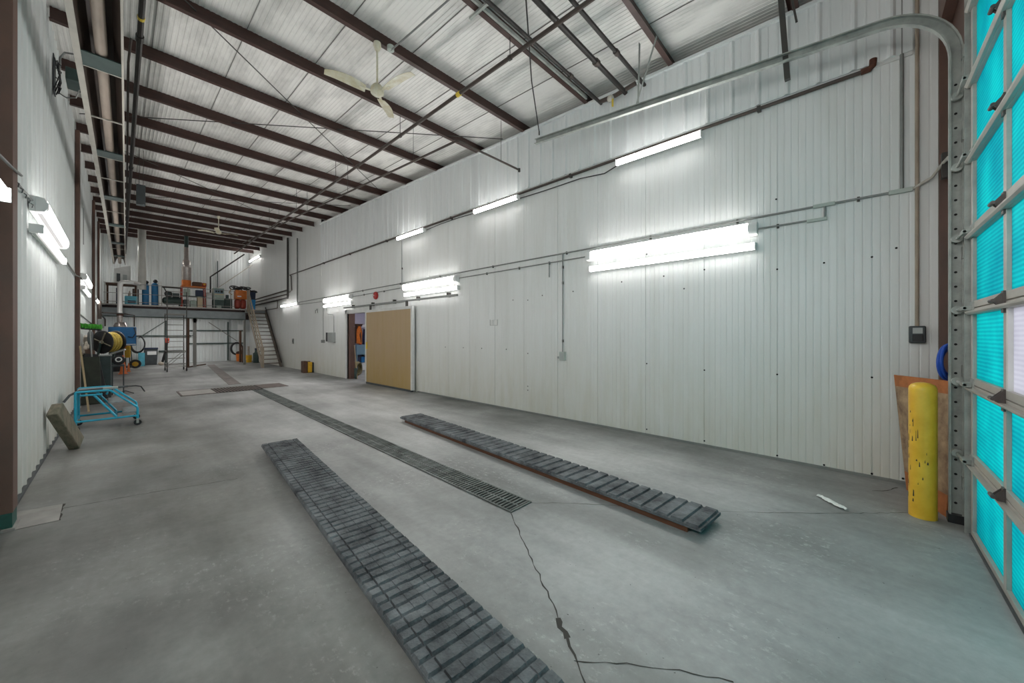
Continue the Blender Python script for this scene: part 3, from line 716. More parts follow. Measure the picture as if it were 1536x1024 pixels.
# side room shell
rm = MB()
rm.box(5.9, 17.1, 0, 8.9, 17.2, 2.8); rm.box(8.8, 10.4, 0, 8.9, 17.2, 2.8); rm.box(5.9, 10.3, 0, 8.9, 10.4, 2.8); rm.box(5.9, 10.3, 2.8, 8.9, 17.2, 2.9)
sr = struct(rm.build('wall_side_room', 'lav', smooth=False))
MB().box(5.9, 17.085, 0, 8.8, 17.1, 1.0).box(8.785, 10.4, 0, 8.8, 17.1, 1.0).build('blue_wainscot', 'blueband', sr)
MB().box(5.9, 17.07, 0, 8.8, 17.09, .10).box(8.77, 10.4, 0, 8.785, 17.1, .1).build('skirting', 'white', sr)
struct(MB().box(5.82, 13.62, 0, 5.98, 13.80, 2.42).build('trim_4', 'column'))
t = thing('added_lamp', 'added unseen lamp on the ceiling of the side room beyond the sliding door', 'light fixture', (7.4, 13.5, 2.7)); MB().box(7.3, 12.2, 2.74, 7.5, 15.2, 2.8).build('housing', 'lampw', t); MB().box(7.32, 12.25, 2.70, 7.48, 15.15, 2.74).build('diffuser', 'tube', t)  # added lamp out of view, lights the side room
t = thing('coat_rail', 'dark coat rail on the wall of the side room', 'coat rail', (7.6, 17.05, 2.1)); MB().box(7.38, 17.04, 2.05, 7.95, 17.075, 2.14).build('board', 'brownboard', t)
mb = MB()
for x in (7.48, 7.62, 7.76, 7.88): mb.tube([(x, 17.04, 2.08), (x, 16.98, 2.07), (x, 16.96, 2.11)], .008, 6)
mb.build('hooks', 'rod', t)
def coat(x, w, top, bot, m, label, sleeve=None, dy=0):
    t = thing('hanging_coat', label, 'coat', (x, 16.9, bot), 'coats on the rail')
    mb = MB(); n = 12; rows = 9
    for j in range(rows):
        f = j / (rows - 1); z = top + (bot - top) * f; ww = w * (.35 + .65 * min(1, f * 3.2)) * (1 - .12 * f) / 2
        for k in range(n):
            a = 2 * PI * k / n; wv = 1 + .16 * math.sin(k * 2.9 + j)
            mb.v.append((x + ww * math.cos(a), 16.92 + dy + .075 * wv * math.sin(a), z))
    for j in range(rows - 1):
        for k in range(n): mb.f.append((j * n + k, j * n + (k + 1) % n, (j + 1) * n + (k + 1) % n, (j + 1) * n + k))
    mb.f.append(tuple(range(n))); mb.f.append(tuple(range((rows - 1) * n, rows * n)))
    mb.build('coat_body', m, t)
    if sleeve: MB().tube([(x - w * .32, 16.84 + dy, top - .14), (x - w * .4, 16.83 + dy, top - .45), (x - w * .3, 16.83 + dy, top - .75)], [.05, .055, .045], 8).build('sleeve', sleeve, t)
    return t
coat(7.50, .22, 2.06, 1.25, 'coatd', 'dark maroon coat at the left end of the rail in the side room')
coat(7.60, .30, 2.04, 1.22, 'coat', 'orange work coat hanging on the rail in the side room', 'coat', -.06)
coat(7.68, .13, 2.0, .92, 'coatp', 'red coat with long tail on the rail in the side room', 'coatd', .0)
coat(7.86, .16, 1.9, .62, 'navycoat', 'long navy coat at the right end of the rail in the side room')
tag(MB().lathe([(.02, .12), (.08, .10), (.11, .03), (.115, 0), (.16, -.01), (.16, -.02), (.10, -.02)], (7.84, 16.86, 2.0), 'z', 18).build('hard_hat', 'lampw'), 'white hard hat on the coat rail in the side room', 'hat')
t = thing('locker_bench', 'teal grey low locker under the coats in the side room', 'locker', (7.6, 16.85, 0)); MB().box(7.38, 16.65, .72, 7.84, 17.05, 1.18).build('cabinet', 'locker', t, bevel=.01); MB().box(7.38, 16.63, .0, 7.42, 17.05, .72).build('leg', 'locker', t); MB().box(7.80, 16.63, .0, 7.84, 17.05, .72).build('leg', 'locker', t)
for x, m, l in ((7.50, 'navy', 'dark blue storage tub under the locker, left one'), (7.69, 'bluem', 'bright blue storage tub under the locker, right one')):
    t = thing('storage_tub', l, 'tub', (x, 16.8, .36)); MB().prism([(x - .075, .36), (x + .075, .36), (x + .09, .62), (x - .09, .62)], 'y', 16.66, 16.98).build('tub', m, t, bevel=.01); MB().box(x - .095, 16.64, .62, x + .095, 17.0, .66).build('lid', 'black', t)
tag(MB().box(7.44, 16.64, 0, 7.78, 17.0, .35).build('white_crate', 'white', bevel=.01), 'white box on the floor under the blue tubs in the side room', 'box')
mb = MB()
for k in range(6): mb.torus((6.38 + .03 * k, 14.5, .29), .255 - .012 * (k % 3), .03, 'x', 24, 8)
rt = Matrix.Rotation(math.radians(-50), 4, 'Z'); c0 = Vector((6.43, 14.5, 0)); mb.v = [tuple(rt @ (Vector(v) - c0) + c0) for v in mb.v]
tag(mb.build('hose_coil', 'coil'), 'olive coiled hose standing on the floor inside the doorway', 'hose')
tag(MB().tube([(5.98, 13.42, .01), (5.93, 13.55, 1.25)], .016, 8).build('broom_handle', 'stick'), 'thin pale handle leaning in the doorway by the brown jamb', 'handle')
tag(MB().box(5.92, 13.42, 0, 5.99, 13.58, .40).build('dark_sack', 'dgreen', bevel=.03), 'dark green bundle standing against the doorway jamb', 'bundle')

# yellow and brown boxes on the floor by the right wall
tag(MB().box(5.36, 17.2, 0, 5.52, 17.55, .50).build('storage_box', 'brownboard', bevel=.012), 'dark brown upright box on the floor left of a yellow one', 'box')
t = thing('storage_box', 'yellow upright container on the floor by the right wall', 'box', (5.62, 17.35, 0)); MB().box(5.53, 17.18, 0, 5.70, 17.5, .46).build('body', 'yellow', t, bevel=.03); MB().box(5.58, 17.28, .46, 5.65, 17.4, .49).build('cap', 'black', t)
tag(MB().box(5.705, 17.2, 0, 5.765, 17.5, .44).build('storage_box', 'darkgrey', bevel=.01), 'thin dark grey box between the yellow container and the wall', 'box')

# ------------------------------------------------------------------ rubber track ramps
def track_ramp(label, c0, c1, w, lug, grid, seed):
    """from c0 (near) to c1 (far): timber runner under a rubber belt with cross lugs"""
    rnd = random.Random(seed)
    c0, c1 = Vector((*c0, 0)), Vector((*c1, 0)); d = (c1 - c0); L_ = d.length; d.normalize(); s = Vector((d.y, -d.x, 0))
    t = thing('rubber_track', label, 'rubber track', c0, 'rubber tracks on the floor')
    P = lambda a, b, z: tuple(c0 + d * a + s * b + Vector((0, 0, z)))
    mb = MB()
    def slab(mb, a0, a1, b0, b1, z0, z1, ch=0, j=0, cb=None):
        r = lambda: rnd.uniform(-j, j)
        cb = ch if cb is None else cb
        v = [P(a0, b0, z0), P(a1, b0, z0), P(a1, b1, z0), P(a0, b1, z0), P(a0 + ch + r(), b0 + cb, z1 + r()), P(a1 - ch + r(), b0 + cb, z1 + r()), P(a1 - ch + r(), b1 - cb, z1 + r()), P(a0 + ch + r(), b1 - cb, z1 + r())]
        mb.add(v, [(3, 2, 1, 0), (4, 5, 6, 7), (0, 1, 5, 4), (1, 2, 6, 5), (2, 3, 7, 6), (3, 0, 4, 7)])
    for b in (-w / 2 + .035, w / 2 - .075): slab(mb, .12, L_ - .12, b, b + .04, 0, .058)
    mb.build('timber_runner', 'timber', t, smooth=False)
    mb = MB(); slab(mb, 0, L_, -w / 2, w / 2, .058, .082); 
    a = .015
    while a < L_ - .03:
        l = min(lug * rnd.uniform(.92, 1.08), L_ - a - .01)
        cols = grid
        for k in range(cols):
            b0, b1 = -w / 2 + w * k / cols, -w / 2 + w * (k + 1) / cols
            g = 0; gap = .007 if cols > 1 else .02; ch = .010 if cols > 1 else .009; cb = .0012 if cols > 1 else .012
            slab(mb, a, a + l - gap, b0 + g, b1 - g, .078, .100 + rnd.uniform(-.002, .002), ch, .002, cb if 0 < k < cols - 1 else .009)
        a += l
    b = mb.build('rubber_belt', 'rubber', t, smooth=False)
    return t
track_ramp('near black rubber track on the floor, running out of the bottom of the photo', (1.09, .70), (1.565, 6.02), .44, .082, 6, 3)
track_ramp('black rubber track on the floor lying between the drain and the right wall', (3.325, .88), (3.785, 6.2), .42, .125, 1, 5)

# ------------------------------------------------------------------ drains
def grate(mb, x0, x1, y0, y1, z, step, w, along='x', skew=0.):
    y = y0
    while y < y1 - w:
        o = skew * (y - y0)
        mb.box(x0 + o, y, .003, x1 + o, y + w, z); y += step
t = thing('trench_drain', 'long narrow slotted floor drain running up the middle of the floor', 'drain', (2.68, 7.5, 0))
SK = .0225
MB().prism([(2.415, 2.29), (2.70, 2.29), (2.70 + SK * 10.4, 12.9), (2.415 + SK * 10.4, 12.9)], 'z', .0, .004).build('channel', 'pit', t)
mb = MB()
for dx in (0, .27): mb.prism([(2.415 + dx, 2.29), (2.432 + dx, 2.29), (2.432 + dx + SK * 10.4, 12.9), (2.415 + dx + SK * 10.4, 12.9)], 'z', .0, .012)
mb.box(2.415, 2.28, 0, 2.70, 2.30, .012); mb.build('edge_frame', 'steelbar', t, smooth=False)
k = 0; y = 2.31
rg = random.Random(4)
while y < 12.8:
    mb = MB(); ye_ = min(y + 1.05, 12.88); yy = y
    while yy < ye_ - .025:
        o = SK * (yy - 2.29); mb.box(2.43 + o, yy, .003, 2.69 + o, yy + .022 * rg.uniform(.7, 1.1), .0105); yy += .044
    mb.box(2.55 + SK * (y - 2.29), y, .003, 2.565 + SK * (y - 2.29), ye_, .010)
    mb.build('grate', 'steelbar', t, smooth=False); y += 1.06
t = thing('cross_drain', 'wide cross drain with grating and brown plate, far end of the long drain', 'drain', (2.5, 13.5, 0))
MB().box(1.86, 12.95, 0, 2.95, 14.15, .005).build('pit', 'pit', t)
mb = MB(); xx = 1.88
while xx < 2.93: mb.box(xx, 12.97, .004, xx + .035, 14.13, .013); xx += .075
mb.build('grating', 'brownplate', t, smooth=False)
MB().box(2.96, 13.15, 0, 3.66, 14.15, .012).build('cover_plate', 'brownplate', t)
MB().box(1.12, 12.98, 0, 1.85, 14.1, .009).build('side_plate', 'greyplate', t); MB().box(1.10, 12.96, 0, 1.87, 13.0, .012).box(1.10, 14.08, 0, 1.87, 14.12, .012).box(1.10, 12.96, 0, 1.14, 14.12, .012).build('plate_rim', 'brownplate', t)
t = thing('trench_cover', 'brown strip of covered trench leading to the mezzanine', 'drain', (2.9, 20, 0))
for k in range(5):
    ya, yb = 14.9 + 2.2 * k, 14.9 + 2.2 * k + 2.15; MB().prism([(2.42 + .075 * (ya - 14.9), ya), (2.75 + .075 * (ya - 14.9), ya), (2.75 + .075 * (yb - 14.9), yb), (2.42 + .075 * (yb - 14.9), yb)], 'z', 0, .008).build('cover_plate', 'trenchplate', t)

# ------------------------------------------------------------------ corner by the door
t = thing('bollard', 'round yellow scuffed bollard standing beside the overhead door', 'bollard', (4.88, -.42, 0))
MB().lathe([(.088, 0), (.088, 1.125), (.085, 1.145), (.072, 1.165), (.045, 1.18), (.015, 1.186)], (4.865, -.415, 0), 'z', 32).build('post', 'bollard', t)
mb = MB(); rb = random.Random(8)
for k in range(26):
    a = math.radians(rb.uniform(95, 200)); z = rb.uniform(.03, .95); h_ = rb.uniform(.01, .09)
    c_ = Vector((4.865 + .0865 * math.cos(a), -.415 + .0865 * math.sin(a), z)); n_ = Vector((math.cos(a), math.sin(a), 0)); r_ = Vector((-n_.y, n_.x, 0))
    w_ = rb.uniform(.002, .006)
    mb.add([c_ + n_ * .0022 + r_ * w_, c_ + n_ * .0022 - r_ * w_, c_ + n_ * .0022 - r_ * w_ * .4 + Vector((0, 0, h_)), c_ + n_ * .0022 + r_ * w_ * .7 + Vector((0, 0, h_ * .8))], [(0, 1, 2, 3)])
mb.build('paint_scuffs', 'pipe', t, smooth=False)
t = thing('plywood_sheet', 'rough particle board sheet leaning in the corner behind the bollard', 'board', (5.3, -.45, 0))
def quad_slab(mb, a, b, c, d, th):
    a, b, c, d = map(Vector, (a, b, c, d)); n = (b - a).cross(d - a).normalized() * th
    return mb.add([a, b, c, d, a + n, b + n, c + n, d + n], [(0, 1, 2, 3), (7, 6, 5, 4), (0, 4, 5, 1), (1, 5, 6, 2), (2, 6, 7, 3), (3, 7, 4, 0)])
A, B, Cc, D = Vector((5.60, -.375, 0)), Vector((4.985, -.575, 0)), Vector((5.10, -.635, 1.19)), Vector((5.745, -.29, 1.175))
L4 = lambda p, q, f: p + (q - p) * f
quad_slab(MB(), L4(A, D, .16), L4(B, Cc, .16), L4(B, Cc, .90), L4(A, D, .90), .012).build('sheet', 'ply', t, smooth=False)
quad_slab(MB(), L4(A, D, .90), L4(B, Cc, .90), Cc, D, .012).build('painted_edge', 'plyred', t, smooth=False)
quad_slab(MB(), A, B, L4(B, Cc, .16), L4(A, D, .16), .012).build('painted_edge', 'plyred', t, smooth=False)
mb = MB(); rot = Matrix.Rotation(math.radians(38), 3, 'Z')
for k in range(7): mb.torus((5.07 + .006 * (k % 3), -.60 + .004 * k, 1.37 - .01 * (k % 3)), .155 - .014 * (k % 4), .012, 'x', 30, 8, rot=Matrix.Rotation(math.radians(62), 3, 'Z'))
mb.v = [tuple(v) for v in mb.v]
tag(mb.build('hose_coil', 'bluehose'), 'blue coiled hose hanging on the corner column behind the door track', 'hose')
# crumpled white strip on the floor
mb = MB(); rp = random.Random(3); a, b = Vector((4.76, .29, 0)), Vector((4.54, .08, 0)); d = (b - a); s = Vector((-d.y, d.x, 0)).normalized()
n = 16
for i in range(n + 1):
    f = i / n; w = (.022 if f < .1 else .012 if f < .25 else .03 if f < .9 else .010)
    for sd in (-1, -.3, .4, 1): p = a + d * f + s * (sd * w); mb.v.append((p.x, p.y, .006 + rp.uniform(0, .012) + (.012 if abs(sd) < .5 else 0)))
for i in range(n):
    for k in range(3): mb.f.append((4 * i + k, 4 * i + k + 1, 4 * i + k + 5, 4 * i + k + 4))
    mb.f.append((4 * i, 4 * i + 3, 4 * i + 7, 4 * i + 4))
tag(mb.build('paper_strip', 'paper', smooth=False), 'crumpled white paper strip lying on the floor near the bollard', 'litter')

# ------------------------------------------------------------------ ceiling fans
def fan(x, y, zh, label, angs, ztop):
    t = thing('ceiling_fan', label, 'fan', (x, y, zh), 'white ceiling fans')
    MB().cyl((x, y, zh + .06), (x, y, ztop), .014, 10).build('down_rod', 'fanw', t)
    MB().lathe([(.05, 0), (.055, -.05), (.03, -.11), (.016, -.12)], (x, y, ztop), 'z', 18).build('canopy', 'fanw', t)
    MB().lathe([(.02, .10), (.06, .085), (.085, .05), (.095, .01), (.09, -.03), (.06, -.055), (.02, -.06)], (x, y, zh), 'z', 22).build('motor_hub', 'fanw', t)
    for k, dg in enumerate(angs):
        a = math.radians(dg); u = Vector((math.cos(a), math.sin(a), 0)); v = Vector((-u.y, u.x, 0)); mb = MB(); N_ = 12
        for i in range(N_ + 1):
            f = i / N_; r = .16 + .52 * f; w = .055 + .022 * math.sin(PI * min(1, f * 1.1)); z = -.02 + .055 * math.sin(f * 2.2) ; tw = .28 * (1 - .5 * f)
            if f > .93: w *= .8
            for sd in (-1, 1):
                for th in (0, .006):
                    p = Vector((x, y, zh)) + u * r + v * (sd * w); mb.v.append((p.x, p.y, p.z + z + sd * w * tw + th))
        for i in range(N_):
            o = 4 * i; mb.f += [(o, o + 2, o + 6, o + 4), (o + 1, o + 5, o + 7, o + 3), (o, o + 4, o + 5, o + 1), (o + 2, o + 3, o + 7, o + 6)]
        mb.f += [(0, 1, 3, 2), (4 * N_, 4 * N_ + 2, 4 * N_ + 3, 4 * N_ + 1)]
        bl = mb.build('blade', 'fanw', t)
        MB().bar(tuple(Vector((x, y, zh - .01)) + u * .06), tuple(Vector((x, y, zh - .015)) + u * .24), .035, .006).build('blade_arm', 'fanw', bl)
    return t
fan(2.53, 5.03, 5.10, 'white three blade ceiling fan nearest the camera under the roof beams', (165, 285, 45), under(5.03))
fan(2.70, 18.58, 5.70, 'small far white ceiling fan toward the mezzanine', (150, 255, 15), under(18.58))
t = thing('junction_box', 'round grey box on the roof beam beside the near ceiling fan', 'junction box', (2.66, 5.0, 5.75)); MB().lathe([(.05, 0), (.05, -.06), (.03, -.07)], (2.70, 4.96, under(5) + .01), 'z', 14).build('box_body', 'lampend', t); MB().tube([(2.70, 4.96, under(5) - .05), (2.72, 4.4, 5.72), (2.75, 3.6, 5.69), (2.76, 2.6, 5.63)], .012, 8).build('feed_cable', 'conduit', t)

# ------------------------------------------------------------------ pipes and rods under the roof
t = thing('sprinkler_main', 'long brown overhead pipe on hanger rods running the length of the hall', 'pipe', (3.715, 9, 5.46))
MB().tube([(3.715, .3, 5.46), (3.715, 21.5, 5.47)], .028, 10).build('pipe_run', 'brownpipe', t)
for y in (3.57, 6.5, 9.6, 12.6, 15.6, 18.6): MB().cyl((3.715, y - .04, 5.47), (3.715, y - .04, under(y) + .01), .006, 6).cyl((3.715, y - .06, 5.46), (3.715, y - .02, 5.46), .036, 10).build('hanger_rod', 'rod', t)
for y in (8.3, 11.6, 14.9): MB().cyl((3.715, y - .05, 5.46), (3.715, y + .05, 5.46), .038, 10).build('coupling', 'brownpipe', t)
MB().cyl((3.715, 4.62, 5.46), (3.715, 4.70, 5.46), .036, 10).build('yellow_band', 'yvalve', t)
t = thing('sprinkler_branch', 'thinner overhead pipe that turns toward the right wall', 'pipe', (4.03, 5.1, 5.0))
MB().tube([(5.62, 5.08, 5.0), (4.06, 5.1, 5.0), (4.03, 5.13, 5.0), (4.03, 13.6, 5.55), (4.03, 21.5, 6.02)], .02, 8).build('pipe_run', 'brownpipe', t)
for y, z in ((6.5, 5.09), (9.6, 5.29), (12.6, 5.49), (15.6, 5.67)): MB().cyl((4.03, y, z), (4.03, y, under(y)), .005, 6).build('hanger_rod', 'rod', t)
MB().cyl((5.1, 5.085, 5.0), (5.1, 5.085, under(5.07)), .005, 6).build('hanger_rod', 'rod', t)
MB().cyl((5.62, 5.08, 5.03), (5.62, 5.08, 4.96), .025, 10).build('sprinkler_head', 'rod', t)
tag(MB().tube([(XL + .12, 5.35, under(5.35) + .12), (5.4, 10.72, under(10.7) + .06)], .009, 6).build('brace_rod', 'rod'), 'thin diagonal brace rod under the roof rising from the near left to the far right', 'rod')
tag(MB().tube([(XL + .12, 11.7, under(11.7) + .1), (5.72, 5.65, under(5.65) + .06)], .009, 6).build('brace_rod', 'rod'), 'thin diagonal brace rod crossing the other one, ending above the right wall', 'rod')
tag(MB().tube([(XL + .12, 12.9, under(12.9) + .12), (5.4, 18.4, under(18.4) + .06)], .009, 6).build('brace_rod', 'rod'), 'far diagonal brace rod under the roof beyond the second column', 'rod')
tag(MB().tube([(XL + .12, 19.2, under(19.2) + .1), (5.6, 13.1, under(13.1) + .06)], .009, 6).build('brace_rod', 'rod'), 'far diagonal brace rod ending above the right wall past the fourth high lamp', 'rod')
GP = 'dark pipes across the roof near the door'
for y, r, z, l in ((3.25, .026, 5.62, 'dark overhead pipe across the roof, farthest of three by the door'), (2.80, .036, 5.60, 'thick dark overhead pipe across the roof, middle of three by the door'), (2.48, .028, 5.58, 'dark overhead pipe across the roof, nearest of three by the door')):
    t = thing('roof_pipe', l, 'pipe', (3, y, z), GP); MB().tube([(XL + .1, y, z), (5.72, y, z)], r, 10).build('pipe_run', 'pipe', t)
    for x in (1.2, 4.75): MB().cyl((x, y, z), (x + .07, y, z), r * 1.4, 10).build('coupling', 'brownpipe', t)
tag(MB().bar((XL + .1, 3.47, under(3.57) + .02), (5.6, 3.47, under(3.57) + .02), .03, .05).build('lamp_channel', 'galv'), 'grey channel fixed along the third roof beam', 'channel')
tag(MB().bar((3.12, 3.68, under(3.6) - .02), (3.12, .8, under(3.6) - .05), .035, .03).build('support_strut', 'galv'), 'short grey strut carrying the dark roof pipes', 'strut')
tag(MB().bar((2.72, 3.6, under(3.6) + .05), (2.9, 3.6, under(3.6) + .05), .03, .02).build('strut_clip', 'galv'), 'small grey clip on the third roof beam', 'clip')
t = thing('gas_valve', 'yellow and brass valve on the pipes at the top of right wall', 'valve', (5.6, 3.05, 5.55)); MB().tube([(5.66, 3.25, 5.62), (5.66, 2.95, 5.60), (5.66, 2.6, 5.64)], .035, 10).build('manifold', 'brownpipe', t); MB().lathe([(.03, -.05), (.05, -.03), (.05, .03), (.03, .05)], (5.62, 3.02, 5.56), 'y', 14).build('valve_body', 'hoodedge', t); MB().box(5.60, 2.97, 5.41, 5.63, 2.99, 5.54).build('handle', 'yvalve', t)
t = thing('hanging_cable', 'dark slack cable from the roof to the top of right wall', 'cable', (5.6, 4.6, 5.6)); MB().tube([(3.40, 2.96, 5.70), (4.5, 3.8, 5.66), (5.68, 4.6, 5.62)], .010, 6).build('cable', 'pipe', t); MB().cyl((5.68, 4.6, 5.64), (5.68, 4.6, 5.56), .012, 8).build('end_fitting', 'pipe', t)
t = thing('overhead_pipe', 'dark overhead pipe with yellow tag beside the tube heater', 'pipe', (.2, 10, 5.4)); MB().tube([(.175, 3.5, 5.38), (.175, 24.6, 5.38)], .03, 10).build('pipe_run', 'pipe', t)
MB().cyl((.175, 6.2, 5.38), (.175, 6.25, 5.38), .035, 10).build('yellow_tag', 'yvalve', t)
for y in (6.6, 11.9, 17): MB().cyl((.175, y, 5.38), (.175, y + .12, 5.38), .04, 10).build('coupling', 'pipe', t)
for y in (6.5, 9.6, 12.6, 15.6, 18.6, 21.6): MB().cyl((.175, y - .03, 5.38), (.175, y - .03, under(y)), .005, 6).build('hanger_rod', 'rod', t)
t = thing('gas_pipe', 'thin pale pipe running close beside the tube heater', 'pipe', (.08, 10, 5.4)); MB().tube([(.11, 7.4, 5.75), (.085, 7.6, 5.5), (.085, 7.8, 5.4), (.20, 23.5, 5.4)], .014, 8).build('pipe_run', 'brownpipe', t)
t = thing('hanging_box', 'dark slim box hanging under the roof above the tall pale duct', 'box', (.36, 13, 4.85)); MB().box(.28, 12.92, 4.83, .44, 13.08, 5.33).build('box_body', 'darkgrey', t, bevel=.01); MB().cyl((.33, 13, 5.33), (.33, 12.7, under(12.6)), .005, 6).cyl((.40, 13, 5.33), (.40, 12.7, under(12.6)), .005, 6).build('hanger_rod', 'rod', t)

# ------------------------------------------------------------------ tube heater along the left wall
t = thing('tube_heater', 'long overhead radiant tube heater with dark reflector hood along left wall', 'heater', (-.1, 14, 4.8))
def hx(y): return -.155 + .0085 * (y - 5)       # centre line drifts slightly
HY0, HY1 = 3.4, 24.2
def strip(mb, pa, pb):
    """prism between two cross sections [(x, z)] at HY0 and HY1"""
    n = len(pa); o = len(mb.v)
    mb.v += [(x + hx(HY0), HY0, z) for x, z in pa] + [(x + hx(HY1), HY1, z) for x, z in pb]
    mb.f += [tuple(range(o, o + n))[::-1], tuple(range(o + n, o + 2 * n))] + [(o + i, o + (i + 1) % n, o + n + (i + 1) % n, o + n + i) for i in range(n)]
hd = [(-.165, 4.80), (-.10, 5.06), (.10, 5.06), (.165, 4.80), (.157, 4.80), (.094, 5.05), (-.094, 5.05), (-.157, 4.80)]
mb = MB()
for i in range(3):
    q = [hd[i], hd[i + 1], hd[6 - i], hd[7 - i]]; strip(mb, q, q)
mb.build('reflector_hood', 'hood', t, smooth=False)
mb = MB(); e = [(-.21, 4.795), (-.158, 4.795), (-.158, 4.805), (-.21, 4.805)]; strip(mb, e, e); e = [(-.215, 4.795), (-.21, 4.795), (-.21, 4.86), (-.215, 4.86)]; strip(mb, e, e)
e = [(.158, 4.79), (.178, 4.79), (.178, 4.83), (.158, 4.83)]; strip(mb, e, e); mb.build('edge_flange', 'hoodedge', t, smooth=False)
MB().tube([(hx(HY0) , HY0, 4.87), (hx(HY1), HY1, 4.87)], .052, 16).build('radiant_tube', 'heattube', t)
for k, y in enumerate((6.55, 9.75, 12.75, 15.8, 18.8, 21.8)):
    MB().box(hx(y) - .16, y - .20, 4.80, hx(y) + .16, y + .12, 4.812).build('hanger_plate', 'hplate', t)
    MB().box(hx(y) - .17, y + .12, 4.795, hx(y) + .17, y + .135, 4.82).build('plate_edge', 'hoodedge', t)
for y in (8.15, 11.2, 14.1, 17.1, 20.): MB().box(hx(y) - .16, y, 4.80, hx(y) + .16, y + .02, 4.815).build('cross_bar', 'hoodedge', t)
mb = MB()
for y in (5.07, 8.1, 11.1, 14.1, 17.1, 20.1, 23.1):
    for sx in (-.1, .1): mb.cyl((hx(y) + sx, y, 5.055), (hx(y) + sx * 1.3, y, under(y)), .005, 6)
mb.build('hanger_chain', 'rod', t)
t = thing('burner_box', 'grey burner box with dark guard and looping cable high on left wall', 'burner box', (-.5, 8.4, 5.2))
MB().box(-.52, 8.05, 5.19, -.36, 8.4, 5.36).build('box_body', 'hplate', t, bevel=.01)
mb = MB()
for k in range(5): mb.tube([(-.655 + .03 * (k % 2), 8.6 + .06 * k, 5.24), (-.61, 8.62 + .06 * k, 5.45), (-.655 + .02 * (k % 3), 8.6 + .06 * k, 5.68)], .007, 6)
for z in (5.28, 5.38, 5.52, 5.62): mb.tube([(-.64, 8.57, z), (-.60, 8.7, z + .02), (-.64, 8.88, z)], .007, 6)
mb.build('wire_guard', 'black', t); MB().box(-.672, 8.60, 5.2, -.66, 8.84, 5.74).build('back_plate', 'darkgrey', t)
MB().tube([(-.62, 8.7, 5.5), (-.61, 8.7, 5.75), (-.56, 8.65, 5.83), (-.40, 8.5, 5.80), (-.33, 8.45, 5.72)], .013, 8).tube([(-.62, 8.7, 5.22), (-.54, 8.55, 5.12), (-.44, 8.4, 5.10), (-.40, 8.3, 5.20)], .008, 8).build('cable', 'conduit', t)

# conduits on the left wall
def lw(label, pts, r=.014, m='conduit'): return conduit_line(label, pts, r, [], m)
lw('grey conduit on left wall beside the first column', [(XL + .10, 4.2, 2.86), (XL + .10, 4.9, 2.94), (XL + .10, 5.34, 3.0)], .010)
t = thing('conduit', 'grey conduit with tied cables on left wall before the wide lamp', 'conduit', (XL, 6, 3.05)); MB().tube([(XL + .04, 5.3, 2.98), (XL + .04, 6.5, 3.06)], .012, 8).build('conduit_run', 'conduit', t)
for y in (5.6, 5.8, 6., 6.2, 6.4): MB().tube([(XL + .045, y, 3.0), (XL + .062, y - .02, 2.985), (XL + .05, y + .03, 2.965)], .005, 6).build('cable_tie', 'darkgrey', t)
lw('grey conduit on left wall between wide lamp and second column', [(XL + .04, 9.06, 2.92), (XL + .04, 12.3, 2.9), (XL + .10, 12.5, 2.88), (XL + .10, 12.75, 2.87)])
lw('thin conduit low on left wall past the second column', [(XL + .04, 12.95, 2.12), (XL + .04, 19.7, 1.98)])
lw('hanging pull cord on left wall past the second column', [(XL + .05, 14.6, 4.9), (XL + .05, 14.6, 3.95)], .008)

# ------------------------------------------------------------------ mezzanine
MY = 24.6
mz = thing('mezzanine', 'grey steel mezzanine platform across the far end of the hall', 'platform', (2.5, 26.7, 2.5))
MB().box(XL + .14, MY, 2.99, 5.72, YB - .05, 3.05).build('deck', 'deck', mz)
mb = MB()
for k in range(8):
    x = XL + .25 + k * .82; mb.box(x, MY + .03, 2.87, x + .06, YB - .1, 2.99)
mb.build('joists', 'joist', mz)
MB().box(XL + .14, MY + .16, 2.875, 4.75, MY + .19, 2.985).build('gap_shade_board', 'joist', mz)  # added dark board that paints the shade in the gap above the beam
MB().box(XL + .14, MY + .02, 2.50, 4.75, MY + .10, 2.87).box(XL + .14, MY - .03, 2.84, 4.75, MY + .15, 2.87).build('front_beam', 'mezz', mz, smooth=False)
MB().box(XL + .14, MY - .04, 2.47, 4.75, MY + .16, 2.50).build('beam_flange', 'dgreen', mz)
MB().box(XL + .14, YB - .3, 2.6, 5.7, YB - .26, 2.98).build('back_beam', 'joist', mz); MB().box(4.77, MY - .02, 2.84, 5.70, MY + .06, 2.985).build('landing_beam', 'mezz', mz)
MB().box(2.555, MY, 0, 2.685, MY + .12, 2.47).prism([(2.50, 2.47), (2.74, 2.47), (2.685, 2.25), (2.555, 2.25)], 'y', MY, MY + .12).build('post', 'steelpost', mz, smooth=False)
MB().box(2.30, MY + .1, 0, 2.42, MY + .22, 2.47).build('post', 'brownboard', mz)
MB().box(4.66, MY, 0, 4.76, MY + .12, 2.47).build('post', 'steelpost', mz)
mb = MB()
for x in (-.45, .56, 1.40, 2.36, 3.4, 4.1): mb.cyl((x, MY + .06, 3.05), (x, MY + .06, 4.02), .016, 8)
for z in (4.0, 3.55, 3.16): mb.cyl((-.5, MY + .06, z), (4.3, MY + .06, z), .013, 8)
mb.build('guard_rail', 'steelpost', mz)
